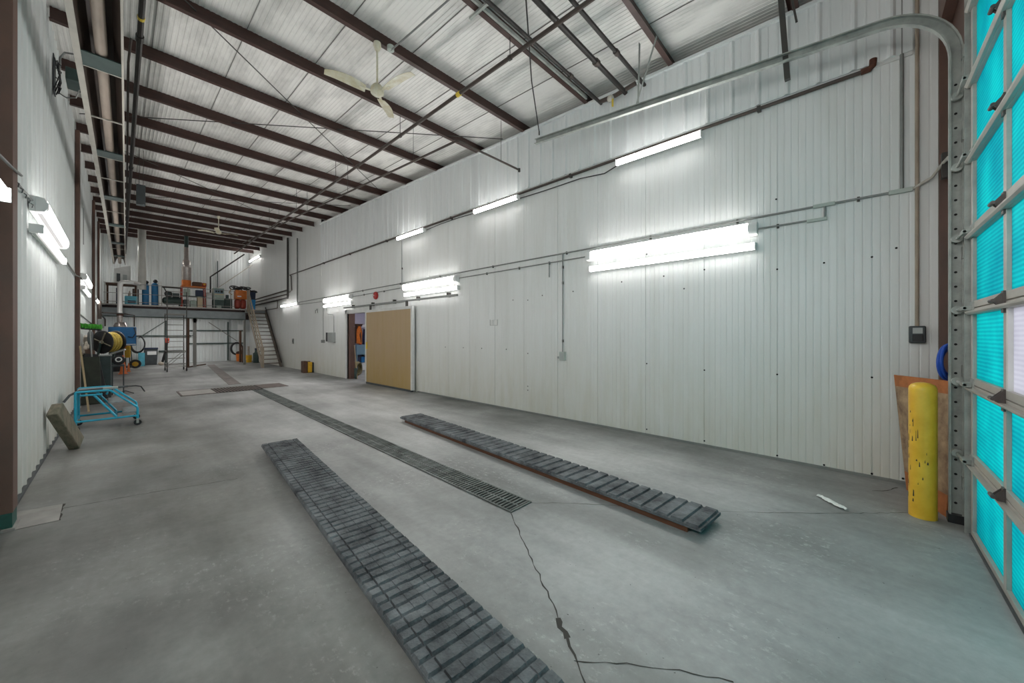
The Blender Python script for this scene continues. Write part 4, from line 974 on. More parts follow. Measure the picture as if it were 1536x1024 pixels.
# far wall girts, braces and pipes
GZ = 'girts and braces on the far wall'
for z, x0, x1, l in ((1.58, .5, 2.9, 'dark horizontal rail on the far wall behind the rolling ladder'), (1.90, 2.75, 5.5, 'dark horizontal rail on the far wall, upper one left of the stairs'), (1.12, 2.7, 5.5, 'dark horizontal rail on the far wall, lower one left of the stairs'), (.72, 1.5, 2.5, 'dark low rail on the far wall behind the ladder base')):
    tag(MB().box(x0, YB - .12, z - .03, x1, YB - .05, z + .03).build('wall_rail', 'dgreen'), l, 'rail', GZ)
tag(MB().bar((.7, YB - .16, 1.45), (1.75, YB - .16, 2.38), .04, .04).build('wall_brace', 'dgreen'), 'dark diagonal brace on the far wall above the black hose loop', 'brace', GZ)
tag(MB().bar((3.7, YB - .16, 2.4), (5.1, YB - .16, 1.25), .05, .04).build('wall_brace', 'steelpost'), 'grey diagonal brace on the far wall left of the stairs', 'brace', GZ)
for x, l in ((1.78, 'dark vertical rail on the far wall behind the rolling ladder'), (4.62, 'dark vertical rail on the far wall beside the orange bin')): tag(MB().box(x, YB - .14, .05, x + .05, YB - .06, 2.45).build('wall_rail', 'dgreen'), l, 'rail', GZ)
tag(MB().box(4.12, YB - .1, 3.05, 4.16, YB - .05, 6.2).build('wall_seam', 'dgreen'), 'dark vertical strip on the far wall above the mezzanine', 'strip')
tag(MB().tube([(3.45, 26.2, 3.05), (3.45, 26.2, 4.86), (3.55, 26.2, 4.95), (5.0, 26.2, 6.35)], .035, 8).build('vent_pipe', 'pipe'), 'black bent vent pipe rising diagonally over the mezzanine', 'pipe')
tag(MB().tube([(3.75, 27.5, 4.2), (5.65, 27.5, 6.0)], .022, 8).build('thin_pipe', 'hoodedge'), 'thin pale pipe slanting up over the mezzanine to the right wall', 'pipe')
# mezzanine contents, left to right
B3 = 3.05
t = thing('storage_rack', 'brown wooden rack at the left end of the mezzanine', 'rack', (.1, 25.3, B3))
for x in (-.42, .50):
    for y in (25.15, 25.75): MB().box(x, y, B3, x + .06, y + .06, 4.02).build('post', 'brownboard', t)
MB().box(-.44, 25.12, 3.96, .60, 25.82, 4.03).build('shelf', 'brownboard', t)
t = thing('white_cabinet', 'white slant topped cabinet on the brown rack of the mezzanine', 'cabinet', (.1, 25.4, 4.03))
MB().prism([(-.18, 4.03), (.36, 4.03), (.36, 4.94), (-.18, 4.72)], 'y', 25.2, 25.7).build('cabinet_body', 'white', t, bevel=.01); MB().box(-.10, 25.19, 4.12, .02, 25.2, 4.5).build('window', 'darkgrey', t); MB().box(.10, 25.17, 4.06, .24, 25.2, 4.46).build('door', 'panelgrey', t)
t = thing('tool_case', 'turquoise case under the brown rack of the mezzanine', 'case', (.38, 25.2, B3)); MB().box(.16, 24.95, B3, .60, 25.35, 3.46).build('case_body', 'turq', t, bevel=.02); MB().box(.26, 24.94, 3.20, .52, 24.95, 3.25).box(.26, 24.94, 3.12, .52, 24.95, 3.16).build('louvre', 'navy', t); MB().lathe([(.05, 0), (.05, .12), (.03, .16), (.02, .25)], (.32, 25.1, 3.46), 'z', 12).build('funnel', 'rag', t)
tag(MB().box(.42, 25.45, B3, .64, 25.7, 3.86).build('red_box', 'brownplate', bevel=.01), 'dull red box behind the turquoise case on the mezzanine', 'box')
tag(MB().box(-.12, 25.4, B3, .06, 25.7, 3.85).build('navy_jug', 'navy', bevel=.03), 'dark blue drum left of the turquoise case', 'drum')
for x, h, l in ((.865, 4.13, 'blue upright tank with black valve, left of two on the mezzanine'), (1.19, 4.20, 'blue upright tank with black valve, right of two on the mezzanine')):
    t = thing('softener_tank', l, 'tank', (x, 25.35, B3), 'blue upright tanks'); MB().lathe([(.10, 0), (.125, .03), (.125, h - B3 - .12), (.10, h - B3 - .04), (.05, h - B3)], (x, 25.35, B3), 'z', 20).build('vessel', 'tank', t)
    MB().blob((x + .02, 25.33, h + .07), .09, .09, .09, jit=.12).build('valve_head', 'black', t); MB().lathe([(.14, 0), (.14, .05), (.12, .06)], (x, 25.35, B3), 'z', 18).build('foot', 'black', t)
tag(MB().box(1.33, 25.2, B3, 1.44, 25.5, 4.28).build('white_panel_box', 'white', bevel=.01), 'narrow white box standing right of the blue tanks', 'box')
t = thing('air_compressor', 'dark green air compressor with horizontal tank on the mezzanine', 'compressor', (1.85, 25.5, B3))
MB().lathe([(.08, -.40), (.17, -.34), (.19, -.28), (.19, .28), (.17, .34), (.08, .40)], (1.86, 25.5, 3.36), 'x', 20).build('air_tank', 'dgreen', t)
MB().blob((1.70, 25.5, 3.68), .14, .12, .16, jit=.12).box(1.85, 25.4, 3.55, 2.10, 25.6, 3.76).build('pump', 'cabinet', t); MB().torus((1.68, 25.34, 3.70), .13, .02, 'y', 22, 8).build('flywheel', 'pipe', t)
for x in (1.62, 2.08): MB().box(x, 25.4, B3, x + .04, 25.6, 3.2).build('leg', 'dgreen', t)
tag(MB().tube([(1.44, 25.3, 4.02), (2.15, 25.3, 4.02)], .035, 8).tube([(1.5, 25.3, 4.02), (1.62, 25.3, 3.75)], .02, 8).build('iron_pipe', 'pipe'), 'black horizontal pipe between the blue tanks and the flue', 'pipe')
t = thing('flue_heater', 'steel flue with orange band rising from the red rack to the roof', 'flue', (2.36, 25.4, 4.16))
MB().lathe([(.19, .0), (.19, .3)], (2.37, 25.4, 4.16), 'z', 20).build('orange_band', 'orange', t)
MB().lathe([(.195, 0), (.195, .62), (.20, .64), (.20, .68), (.13, .70), (.13, .78), (.16, .80), (.16, .98), (.10, 1.08), (.10, 1.7)], (2.37, 25.4, 4.46), 'z', 20).build('flue_drum', 'stack', t); MB().cyl((2.37, 25.4, 6.1), (2.37, 25.4, deck(25.4) - .03), .085, 16).build('flue_pipe', 'hplate', t)
t = thing('red_rack', 'red steel rack carrying the flue and engines on the mezzanine', 'rack', (2.6, 25.4, B3))
for x in (2.15, 3.06):
    for y in (25.1, 25.65): MB().box(x, y, B3, x + .05, y + .05, 4.12).build('post', 'redpaint', t)
MB().box(2.15, 25.08, 4.10, 3.12, 25.72, 4.16).build('shelf', 'orange', t); MB().box(2.15, 25.1, 3.62, 3.1, 25.7, 3.65).build('shelf', 'dgreen', t)
t = thing('engine_unit', 'dark red engine with yellow end on top of the red rack', 'engine', (2.9, 25.4, 4.16)); MB().box(2.60, 25.2, 4.16, 2.98, 25.6, 4.40).build('engine_block', 'brownboard', t, bevel=.03); MB().box(2.98, 25.22, 4.18, 3.16, 25.55, 4.38).build('end_housing', 'redpaint', t, bevel=.03); MB().cyl((3.07, 25.2, 4.30), (3.07, 25.22, 4.30), .05, 14).build('round_cap', 'yellow', t)
tag(MB().box(2.25, 25.2, 3.65, 2.5, 25.5, 4.0).build('green_box', 'palegreen', bevel=.01), 'pale green box on the upper shelf of the red rack', 'box')
tag(MB().box(2.72, 25.2, 3.65, 3.02, 25.5, 3.98).build('navy_box', 'navy', bevel=.01), 'dark navy box on the upper shelf of the red rack', 'box')
tag(MB().box(2.25, 25.15, B3, 2.45, 25.5, 3.45).build('grey_tub', 'darkgrey', bevel=.02), 'grey tub on the deck under the red rack', 'tub')
tag(MB().box(2.5, 25.15, B3, 2.75, 25.5, 3.42).build('pale_tub', 'palegreen', bevel=.02), 'pale tub on the deck under the red rack beside the beige box', 'tub')
tag(MB().box(2.78, 25.1, 3.05, 2.98, 25.4, 3.62).build('beige_carton', 'beige', bevel=.008), 'beige carton on the deck under the red rack', 'carton')
tag(MB().box(3.15, 25.1, B3, 3.36, 25.4, 3.72).build('white_carton', 'white', bevel=.008), 'tall white carton right of the red rack', 'carton')
tag(MB().box(3.16, 25.42, B3, 3.4, 25.7, 3.9).build('white_bucket', 'lampw', bevel=.03), 'white container behind the tall white carton', 'container')
t = thing('welding_set', 'pale green welding cabinet with gauges and dark base on the mezzanine', 'cabinet', (3.66, 25.3, B3))
MB().box(3.42, 25.05, 3.52, 3.88, 25.5, 4.14).build('cabinet_body', 'palegreen', t, bevel=.01); MB().box(3.42, 25.08, B3, 3.88, 25.5, 3.52).build('base', 'dgreen', t, bevel=.01); MB().box(3.46, 25.04, 3.86, 3.84, 25.05, 4.08).build('control_panel', 'locker', t)
for x in (3.54, 3.64): MB().cyl((x, 25.04, 3.96), (x, 25.03, 3.96), .04, 14).build('gauge', 'black', t)
MB().box(3.72, 25.03, 3.90, 3.82, 25.04, 4.02).build('meter', 'black', t); MB().box(3.44, 25.04, 3.78, 3.86, 25.05, 3.84).build('trim_strip', 'beige', t)
tag(MB().box(3.52, 24.78, B3, 3.72, 24.98, 3.2).build('pale_box', 'palegreen', bevel=.01), 'small pale box in front of the welding cabinet', 'box')
t = thing('iron_machine', 'dark green iron machine between the welding cabinet and the orange one', 'machine', (4.1, 25.6, B3)); MB().box(3.95, 25.4, B3, 4.3, 25.8, 3.65).build('body', 'dgreen', t, bevel=.03); MB().cyl((4.1, 25.6, 3.65), (4.1, 25.6, 3.85), .07, 14).build('spindle', 'cabinet', t)
t = thing('orange_machine', 'orange and red machine on the mezzanine near the stairs', 'machine', (4.62, 25.3, B3)); MB().box(4.38, 25.05, 3.62, 4.9, 25.55, 4.12).build('hopper', 'orange', t, bevel=.03); MB().box(4.38, 25.08, B3 + .05, 4.62, 25.5, 3.62).build('drum', 'redpaint', t, bevel=.08); MB().box(4.64, 25.08, B3 + .05, 4.88, 25.5, 3.62).build('drum', 'redpaint', t, bevel=.08); MB().box(4.40, 25.1, B3, 4.86, 25.5, B3 + .05).build('base', 'joist', t); MB().box(4.46, 25.04, 3.74, 4.64, 25.05, 3.80).build('label_plate', 'lampw', t)
rq = random.Random(21)
for k, (x, z, r, ax) in enumerate(((4.24, 4.28, .13, 'x'), (4.42, 4.40, .14, 'y'), (4.62, 4.34, .13, 'x'), (4.82, 4.30, .12, 'y'))):
    pass
t = thing('hose_pile', 'heap of black hoses on top of the orange machine', 'hoses', (4.6, 25.3, 4.12))
mb = MB()
for k in range(9):
    x = 4.28 + .09 * k; mb.torus((x, 25.3, 4.25 + .05 * math.sin(k * 1.7)), .11 + .03 * rq.random(), .028, 'z', 18, 7, rot=Matrix.Rotation(rq.uniform(.3, 1.5), 3, 'X') @ Matrix.Rotation(rq.uniform(0, 3), 3, 'Z'))
mb.build('hose_loops', 'black', t); MB().tube([(4.2, 25.2, 4.15), (4.12, 25.2, 3.95), (4.25, 25.2, 3.85)], .03, 8).build('hose_end', 'stick', t)
t = thing('tall_bin', 'tall navy bin with black bag beside the orange machine', 'bin', (5.18, 25.4, B3)); MB().prism([(5.02, B3), (5.32, B3), (5.36, 4.08), (4.98, 4.08)], 'y', 25.25, 25.6).build('bin_body', 'navy', t, bevel=.02)
mb = MB()
for k in range(5): mb.blob((5.02 + .09 * k, 25.4, 4.12 + .03 * (k % 2)), .09, .12, .07, jit=.25, rnd=rq)
mb.build('bag', 'black', t)
tag(MB().prism([(5.03, B3), (5.27, B3), (5.29, 3.62), (5.01, 3.62)], 'y', 24.95, 25.2).build('blue_bin', 'brightblue', bevel=.015), 'bright blue bin at the stair end of the mezzanine', 'bin')

# ducts
t = thing('pale_duct', 'tall pale round duct rising from the mezzanine to the roof', 'duct', (.73, 24.9, 3.9)); MB().cyl((.73, 24.95, 4.05), (.73, 24.95, deck(24.95) - .03), .145, 22).build('duct_body', 'ductw', t)
for z in (5.9, 5.0): MB().cyl((.73, 24.95, z - .015), (.73, 24.95, z + .015), .15, 22).build('seam_band', 'ductw', t)
MB().cyl((.73, 24.95, 3.80), (.73, 24.95, 4.05), .15, 22).build('end_collar', 'ductw', t)
t = thing('bent_duct', 'white bent flue pipe dropping in front of the mezzanine to the blue machine', 'duct', (0, 24.3, 2.5))
MB().tube([(.70, 24.95, 4.02), (.55, 24.6, 4.03), (.40, 24.35, 4.03), (.14, 24.35, 4.03), (.06, 24.35, 4.0), (.02, 24.35, 3.93), (.01, 24.35, 3.8), (.01, 24.35, 2.55)], .09, 16).build('flue', 'ductl', t)
MB().cyl((.01, 24.35, 2.50), (.01, 24.35, 2.56), .11, 16).build('collar', 'rust', t); MB().cyl((.01, 24.35, 2.15), (.01, 24.35, 2.50), .09, 16).build('lower_flue', 'stack', t)
t = thing('blue_burner', 'blue boiler machine under the white bent flue', 'machine', (.15, 24.2, 0))
MB().box(-.35, 23.9, 1.15, .52, 24.5, 1.98).build('casing', 'bluem', t, bevel=.03); MB().lathe([(.22, 0), (.22, .06), (.16, .20), (.09, .22)], (.02, 24.3, 1.98), 'z', 20).build('hood_cap', 'stack', t); MB().box(-.33, 23.95, .0, .12, 24.45, 1.15).build('base', 'black', t); MB().box(.2, 23.89, 1.18, .5, 23.9, 1.22).build('white_strip', 'white', t)
MB().tube([(.45, 23.88, 1.95), (.5, 23.8, 1.7), (.40, 23.8, 1.5), (.25, 23.82, 1.55)], .02, 8).build('hose', 'black', t)
t = thing('piping_cluster', 'brown pipes and valves on left wall beside the blue boiler', 'pipes', (-.5, 23, 2.3))
MB().tube([(-.46, 21.5, 2.5), (.2, 23.6, 2.55), (.45, 23.7, 2.5), (.45, 23.7, 2.0)], .025, 8).tube([(-.46, 20.3, 2.35), (-.45, 22.6, 2.35), (-.43, 23.7, 2.3), (-.43, 23.7, 2.0)], .025, 8).tube([(-.55, 22.4, 3.0), (-.55, 22.4, 1.2)], .05, 8).build('pipe_run', 'brownpipe', t); MB().box(-.6, 21.9, 1.9, -.42, 22.1, 2.25).build('gauge_box', 'conduit', t, bevel=.01)

# ------------------------------------------------------------------ stairs
st = thing('staircase', 'brown open tread wooden stairs rising to the mezzanine by the right wall', 'stairs', (5.25, 23, 0))
SY0, SY1, SX0, SX1 = 21.55, 24.6, 4.86, 5.70
def sz(y): return 3.05 * (y - SY0) / (SY1 - SY0)
for x in (SX0, SX1 - .04): MB().prism([(SY0 - .02, 0), (SY0 + .26, 0), (SY1, 2.77), (SY1, 3.04), (SY0 - .02, .06)], 'x', x, x + .045).build('stringer', 'stairw', st, smooth=False)
NT = 15
for k in range(1, NT):
    y = SY0 + (SY1 - SY0) * k / NT; MB().box(SX0 + .045, y - .03, sz(y) - .04, SX1 - .04, y + .21, sz(y)).build('tread', 'stairw', st)
MB().box(SX0 - .05, SY0 - .06, 0, SX0 + .05, SY0 + .04, 1.02).build('newel_post', 'rail', st)
MB().box(SX0 - .06, SY1 - .16, 2.9, SX0 + .06, SY1 - .02, 4.10).build('newel_post', 'rail', st)
MB().bar((SX0, SY0, 1.0), (SX0, SY1 - .1, 4.0), .05, .10).build('handrail', 'rail', st); MB().bar((SX0 - .01, SY0, .58), (SX0 - .01, SY1 - .1, 3.58), .04, .10).build('mid_rail', 'rail', st)
MB().bar((SX0 - .03, SY0, .10), (SX0 - .03, SY1 - .05, 3.13), .03, .24).build('side_board', 'rail', st)
MB().bar((SX1 - .02, SY0, .22), (SX1 - .02, SY1, 3.2), .03, .05).build('wall_rail', 'pipe', st)
# things under the stairs
t = thing('green_jug', 'dark green canister standing behind the open stair treads', 'canister', (5.45, 26, 0)); MB().lathe([(.14, 0), (.15, .02), (.15, .55), (.06, .62), (.05, .75)], (5.5, 25.9, 0), 'z', 16).build('vessel', 'dgreen', t); MB().cyl((5.5, 25.9, .75), (5.5, 25.9, .85), .06, 12).build('cap', 'navy', t)
t = thing('yellow_bucket', 'yellow bucket on the floor left of the stairs', 'bucket', (5.25, 26.4, 0)); MB().lathe([(.13, 0), (.16, .42), (.17, .43)], (5.28, 26.5, 0), 'z', 18).build('pail', 'yellow', t); MB().lathe([(.15, .43), (.15, .46)], (5.28, 26.5, 0), 'z', 18).build('lid', 'rag', t)
for x, y, h, m, l in ((5.0, 26.6, 1.0, 'brownboard', 'brown upright plank left of the stairs'), (5.12, 26.8, .85, 'darkgrey', 'dark grey upright canister left of the yellow bucket'), (5.36, 27.0, .95, 'rag', 'pale rolled bundle behind the yellow bucket'), (4.95, 27.0, 1.9, 'brownboard', 'tall brown plank leaning behind the stair side')):
    tag(MB().box(x - .05, y - .05, 0, x + .05, y + .05, h).build('stored_bundle', m, bevel=.012), l, 'bundle')
tag(MB().box(5.1, 28.55, 1.95, 5.5, 28.62, 2.3).build('lit_panel', 'lampw', bevel=.01), 'pale panel on the far wall seen through the stairs', 'panel')

# ------------------------------------------------------------------ under the mezzanine
mb = MB()
for k in range(3): mb.torus((.66 + .01 * k, 28.5 - .03 * k, 1.12 + .01 * k), .28 - .01 * k, .03, 'y', 28, 8, 1.65)
tag(mb.build('hose_loop', 'black'), 'large black hose loop hanging on the far wall left of the grey bin', 'hose')
mb = MB()
for k in range(3): mb.torus((5.02 + .01 * k, 28.4, .78), .30 - .012 * k, .035, 'y', 28, 8, 1.25)
tag(mb.build('hose_loop', 'black'), 'black hose loop resting behind the orange bin', 'hose')
tag(MB().torus((2.88, 28.6, 1.72), .13, .02, 'y', 22, 8).build('cable_loop', 'black'), 'small black cable loop on the far wall right of the brown post', 'cable')
t = thing('grey_bin', 'dark grey bin with pale label under the mezzanine', 'bin', (1.17, 28.3, 0)); MB().prism([(.95, 0), (1.40, 0), (1.44, .86), (.91, .86)], 'y', 28.05, 28.5).build('bin_body', 'darkgrey', t, bevel=.02); MB().box(.90, 28.02, .86, 1.45, 28.52, .93).build('lid', 'navy', t, bevel=.01); MB().box(1.02, 28.025, .55, 1.38, 28.05, .74).build('label_patch', 'lampw', t)
t = thing('orange_bin', 'rusty orange bin on the floor under the mezzanine', 'bin', (5.12, 28.1, 0)); MB().lathe([(.17, 0), (.20, .45), (.21, .46)], (5.12, 28.05, 0), 'z', 20).build('bin_body', 'orange', t); MB().blob((5.12, 28.05, .5), .2, .2, .12, jit=.2).build('contents', 'coatd', t)
t = thing('vacuum_wand', 'black upright hose and nozzle beside the rolling ladder', 'hose', (1.6, 27, 0)); MB().tube([(1.55, 27.2, .08), (1.62, 27.2, .4), (1.72, 27.2, .9), (1.75, 27.2, 1.25)], [.05, .06, .045, .05], 10).build('wand', 'black', t); MB().box(1.66, 27.1, 1.2, 1.84, 27.3, 1.45).build('grip', 'redpaint', t, bevel=.02); MB().blob((1.52, 27.2, .1), .12, .12, .10).build('nozzle', 'rag', t)
t = thing('rolling_ladder', 'tall grey rolling platform ladder before the mezzanine', 'ladder', (1.7, 22.6, 0))
for x, y in ((1.42, 22.0), (2.06, 22.0), (1.42, 23.1), (2.06, 23.1)):
    MB().cyl((x, y, .12), (x, y, 3.55 if y < 22.5 else 2.6), .017, 8).build('leg', 'rod', t); MB().cyl((x - .02, y, .07), (x + .02, y, .07), .07, 14).build('caster', 'black', t)
mb = MB()
for z in (.22, .9, 1.5, 2.55): mb.cyl((1.42, 22.0, z), (2.06, 22.0, z), .014, 8); mb.cyl((1.42, 23.1, z), (2.06, 23.1, z), .014, 8); mb.cyl((1.42, 22.0, z), (1.42, 23.1, z), .014, 8); mb.cyl((2.06, 22.0, z), (2.06, 23.1, z), .014, 8)
mb.cyl((1.42, 22.0, .22), (2.06, 22.0, .9), .012, 8); mb.cyl((1.42, 23.1, .22), (2.06, 23.1, .9), .012, 8)
mb.cyl((1.42, 22.0, 3.53), (2.06, 22.0, 3.53), .014, 8); mb.build('brace_tubes', 'steelpost', t)
for k in range(9): MB().box(1.46, 22.0 + .09 * k, .32 + .25 * k, 2.02, 22.16 + .09 * k, .35 + .25 * k).build('step', 'steelpost', t)
MB().box(1.44, 22.9, 2.55, 2.04, 23.3, 2.59).build('platform', 'steelpost', t)
tag(MB().bar((2.3, 24.3, .03), (3.2, 26.0, .03), .08, .05).build('floor_beam', 'brownboard'), 'dark timber lying on the floor beside the grey post', 'timber')

# ------------------------------------------------------------------ clutter along the left wall
t = thing('rolling_step_stool', 'turquoise tubular rolling step stool beside left wall', 'step stool', (-.14, 9.65, 0))
X0, X1, Y0, Y1 = -.50, .22, 9.40, 10.10
for y in (Y0, Y1):
    mb = MB(); r = .017
    mb.tube([(X0, y, .10), (X0, y, .66)], r, 8); mb.tube([(X0, y, .66), (-.14, y, .66), (-.10, y, .645), (X1 - .01, y, .33), (X1, y, .30), (X1, y, .12)], r, 8)
    mb.tube([(X0, y, .17), (X1, y, .17)], r, 8); mb.tube([(-.30, y, .60), (-.04, y, .19)], r, 8); mb.tube([(X0 + .05, y, .60), (-.2, y, .60)], r, 8)
    mb.build('side_frame', 'teal_paint', t)
mb = MB()
for x, z in ((X0, .17), (X0, .62), (X1, .17), (-.04, .19), (-.15, .60)): mb.tube([(x, Y0, z), (x, Y1, z)], .014, 8)
mb.tube([(X0, Y0 + .1, .10), (X0, Y0 + .1, .6)], .014, 8); mb.build('cross_tubes', 'teal_paint', t)
for x0, x1, z in ((X0, -.14, .635), (-.14, .04, .43), (.03, X1, .23)): MB().box(x0, Y0 + .01, z, x1, Y1 - .01, z + .022).build('step', 'grip', t, bevel=.003)
for x in (X0, X1):
    for y in (Y0, Y1):
        c = MB().cyl((x, y - .014, .05), (x, y + .014, .05), .05, 16).build('caster', 'black', t); MB().box(x - .016, y - .022, .04, x + .016, y + .022, .12).build('fork', 'galv', c)
t = thing('spray_wand', 'dark steel spray wand with hose lying across the turquoise step stool', 'wand', (-.2, 9.6, .68))
MB().tube([(-.62, 9.35, .52), (-.56, 9.38, .62), (-.46, 9.45, .678), (.10, 9.62, .684)], .018, 8).build('lance', 'darkgrey', t); MB().tube([(.10, 9.62, .684), (.20, 9.66, .68), (.27, 9.68, .66), (.32, 9.66, .56)], .010, 8).build('hose_tail', 'black', t); MB().box(-.2, 9.5, .665, -.02, 9.56, .705).build('grip', 'galv', t, bevel=.005)
t = thing('timber_block', 'weathered stub of timber leaning against left wall', 'timber', (-.5, 8., 0))
mb = MB(); p, q = Vector((-.42, 8.14, .055)), Vector((-.59, 7.74, .63)); mb.bar(p, q, .21, .11, (.8, -.4, .3)); mb.build('beam_stub', 'wood', t, bevel=.012)
tag(MB().bar((-.44, 11.7, .0), (-.59, 12.36, 1.36), .06, .03, (1, 0, 0)).build('pine_stick', 'stick'), 'pale pine stick leaning against the second brown column', 'stick')
tag(quad_slab(MB(), (-.60, 13.0, 0), (-.28, 12.95, 0), (-.33, 13.35, 1.08), (-.62, 13.35, 1.08), .04).build('dark_board', 'board'), 'dark green board leaning against left wall behind the step stool', 'board')
tag(quad_slab(MB(), (-.52, 13.5, 0), (-.18, 13.45, 0), (-.36, 13.85, 1.12), (-.60, 13.85, 1.15), .04).build('dark_board', 'black'), 'black board leaning behind the dark green one', 'board')
tag(quad_slab(MB(), (-.38, 13.7, 0), (-.24, 13.6, 0), (-.46, 14.0, 1.25), (-.58, 14.0, 1.25), .03).build('brown_plank', 'brownboard'), 'brown plank leaning beside the grey green cabinet', 'plank')
t = thing('grey_cabinet', 'grey green upright cabinet by left wall under the hose reel', 'cabinet', (-.27, 14.1, 0)); MB().box(-.39, 14.0, .0, -.15, 14.3, 1.07).build('cabinet_body', 'cabinet', t, bevel=.012); MB().box(-.40, 13.98, 1.07, -.14, 14.32, 1.10).build('top', 'conduit', t, bevel=.004); MB().box(-.155, 13.995, .05, -.145, 14.02, 1.02).build('edge_trim', 'conduit', t)
t = thing('push_broom', 'green bristled push broom standing head up against left wall', 'broom', (-.5, 13.6, 0)); MB().tube([(-.40, 13.3, .02), (-.50, 13.66, 1.74)], .014, 8).build('handle', 'conduit', t); MB().bar((-.64, 13.66, 1.77), (-.32, 13.66, 1.74), .06, .04).build('head_block', 'black', t)
mb = MB(); rb = random.Random(2)
for k in range(14): mb.blob((-.645 + .025 * k, 13.66 + rb.uniform(-.015, .015), 1.835 - .002 * k), .028, .06, .07 * rb.uniform(.85, 1.15), 8, 5, .12, rb)
mb.build('bristles', 'green', t)
t = thing('hose_reel', 'black hose reel wound with yellow hose above the grey cabinet', 'hose reel', (-.2, 15, 1.1))
cz = 1.42
def spun(mb):
    rm_ = Matrix.Rotation(math.radians(42), 4, 'Z'); c_ = Vector((-.2, 15, 0)); mb.v = [tuple(rm_ @ (Vector(v) - c_) + c_) for v in mb.v]; return mb
for x in (-.36, -.04): spun(MB().lathe([(.30, -.012), (.315, 0), (.30, .012)], (x, 15.0, cz), 'x', 30)).build('disc', 'black', t)
mb = MB()
for k in range(7): mb.torus((-.30 + .035 * k, 15.0, cz), .235 + .02 * (k % 2), .022, 'x', 28, 8)
spun(mb).build('wound_hose', 'yhose', t); spun(MB().cyl((-.33, 15, cz), (-.07, 15, cz), .22, 20)).build('drum', 'dgreen', t)
mb = MB()
for k in range(4): a = k * PI / 2 + .4; mb.bar((-.382, 15, cz), (-.382, 15 + .27 * math.cos(a), cz + .27 * math.sin(a)), .03, .02)
mb.cyl((-.41, 15, cz), (-.36, 15, cz), .05, 14); spun(mb).build('spokes', 'wood', t)
mb = MB()
for x in (-.40, .0): mb.bar((x, 15.32, 0), (x, 15, cz), .035, .03)
spun(mb).build('stand', 'dgreen', t); spun(MB().cyl((-.42, 15, cz), (.03, 15, cz), .018, 10)).build('axle', 'galv', t)
tag(MB().torus((-.52, 14.6, 1.42), .25, .05, 'x', 26, 8).build('hose_loop', 'darkgrey'), 'dark hose loop hanging behind the reel on left wall', 'hose')
t = thing('bench_grinder', 'bench grinder with black wheel and white washer on a steel stand', 'grinder', (-.05, 14.9, 0))
MB().lathe([(.10, -.04), (.125, -.035), (.125, .035), (.10, .04)], (-.02, 14.62, .93), 'y', 24).build('wheel', 'black', t); MB().torus((-.02, 14.57, .95), .055, .014, 'y', 20, 8).build('washer', 'white', t); MB().lathe([(.06, -.18), (.09, -.15), (.09, .12), (.05, .16)], (-.02, 14.86, .93), 'y', 18).build('motor', 'black', t)
MB().box(-.16, 14.55, .76, .09, 15.05, .80).build('bench_top', 'darkgrey', t)
for x in (-.15, .06):
    for y in (14.57, 15.0): MB().box(x, y, 0, x + .025, y + .025, .76).build('leg', 'darkgrey', t)
tag(MB().bar((-.17, 14.75, 1.10), (.10, 14.55, 1.22), .05, .04).build('steel_arm', 'galv'), 'bright steel arm above the bench grinder', 'arm')
MB_ = MB().box(-.17, 14.72, .80, -.13, 14.78, 1.10); tag(MB_.build('arm_post', 'darkgrey'), 'dark post holding the steel arm beside the grinder', 'post')
rr = random.Random(31)
t = thing('rag_bundle', 'pale rags hung on left wall behind the broom handle', 'rags', (-.6, 14.4, 1.2))
mb = MB()
for k in range(6): mb.blob((-.60 + .03 * (k % 2), 14.25 + .13 * k, 1.22 + .13 * (k % 3)), .05, .09, .13, 8, 6, .25, rr)
mb.build('cloth', 'rag', t); MB().box(-.66, 14.2, 1.08, -.50, 15.0, 1.12).box(-.66, 14.2, 0, -.62, 14.24, 1.1).box(-.66, 14.96, 0, -.62, 15.0, 1.1).build('shelf', 'board', t)
t = thing('yellow_cart', 'yellow wheeled power washer near the blue boiler', 'machine', (.25, 25.6, 0))
MB().box(.16, 25.2, .55, .36, 25.7, 1.12).build('housing', 'yellow', t, bevel=.04); MB().prism([(.06, 1.02), (.16, 1.26), (.24, 1.14), (.2, 1.0)], 'y', 25.200, 25.500).build('nose', 'orange', t); MB().box(.17, 25.22, .12, .21, 25.26, .58).box(.31, 25.62, .12, .35, 25.66, .58).build('leg', 'dgreen', t); MB().box(.1, 25.15, .08, .42, 25.750, .14).build('base_frame', 'black', t)
MB().tube([(.18, 25.600, 1.0), (.38, 25.700, .85), (.40, 25.700, .45), (.38, 25.700, .2)], .02, 8).build('handle', 'dgreen', t)
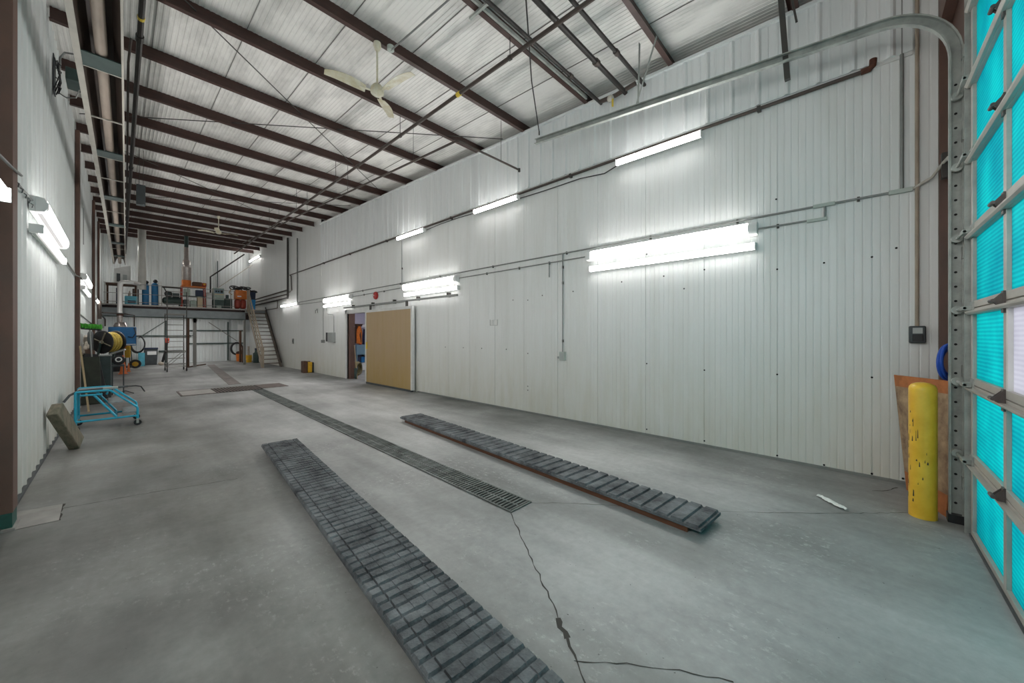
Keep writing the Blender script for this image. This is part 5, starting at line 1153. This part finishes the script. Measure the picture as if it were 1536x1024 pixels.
w = MB().lathe([(.10, -.04), (.20, -.045), (.215, 0), (.20, .045), (.10, .04)], (.52, 25.66, .215), 'y', 24).build('tyre', 'black', t); MB().lathe([(.03, -.055), (.115, -.045), (.115, .045), (.03, .055)], (.52, 25.66, .215), 'y', 20).build('wheel_hub', 'yellow', w)
def cone(x, y, h, label):
    t = thing('traffic_cone', label, 'cone', (x, y, 0), 'orange cones'); r = h * .15
    MB().box(x - r * 1.25, y - r * 1.25, 0, x + r * 1.25, y + r * 1.25, .02).build('foot', 'cone', t, bevel=.006); MB().lathe([(r, .02), (r * .85, h * .12), (r * .22, h), (r * .15, h)], (x, y, 0), 'z', 20).build('cone_body', 'cone', t)
cone(.10, 22.3, .78, 'taller orange traffic cone beside the bench grinder'); cone(.27, 23.5, .38, 'small orange traffic cone beside the yellow washer wheel')
tag(MB().tube([(.06, 15.2, .02), (.12, 15.0, .05), (.2, 14.7, .03), (.26, 14.5, .02)], .012, 8).build('floor_hose', 'black'), 'short black hose end lying on the floor by the grinder stand', 'hose')
tag(MB().box(-.42, 13.1, 0, -.12, 13.32, .07).build('wood_offcut', 'brownplate', bevel=.008), 'brown wood offcut on the floor behind the step stool', 'offcut')
tag(MB().box(.66, 27.2, 0, .9, 27.3, .7).build('blue_sign', 'turq', bevel=.01), 'pale blue panel standing behind the yellow washer', 'panel')

# ------------------------------------------------------------------ daylight, camera, view
w = bpy.data.worlds.new('daylight'); SC.world = w; w.use_nodes = True
bg = w.node_tree.nodes['Background']; bg.inputs[0].default_value = (.93, .97, 1., 1); bg.inputs[1].default_value = 1.5
cam = bpy.data.cameras.new('camera'); co = bpy.data.objects.new('camera', cam); COL.objects.link(co); SC.camera = co
cam.sensor_width = 36; cam.lens = 553 / 1536 * 36; cam.clip_start = .05; cam.clip_end = 200
cam.shift_y = -9 / 1536
co.location = (0, 0, 1.6); co.rotation_euler = (PI / 2, 0, -math.radians(46.781))
vs = SC.view_settings; SC.display_settings.display_device = 'sRGB'
vs.view_transform = 'Standard'; vs.look = 'None'; vs.exposure = 0; vs.gamma = 1; vs.use_curve_mapping = False
SC.cycles.max_bounces = 10; SC.cycles.diffuse_bounces = 6; SC.cycles.sample_clamp_indirect = 8
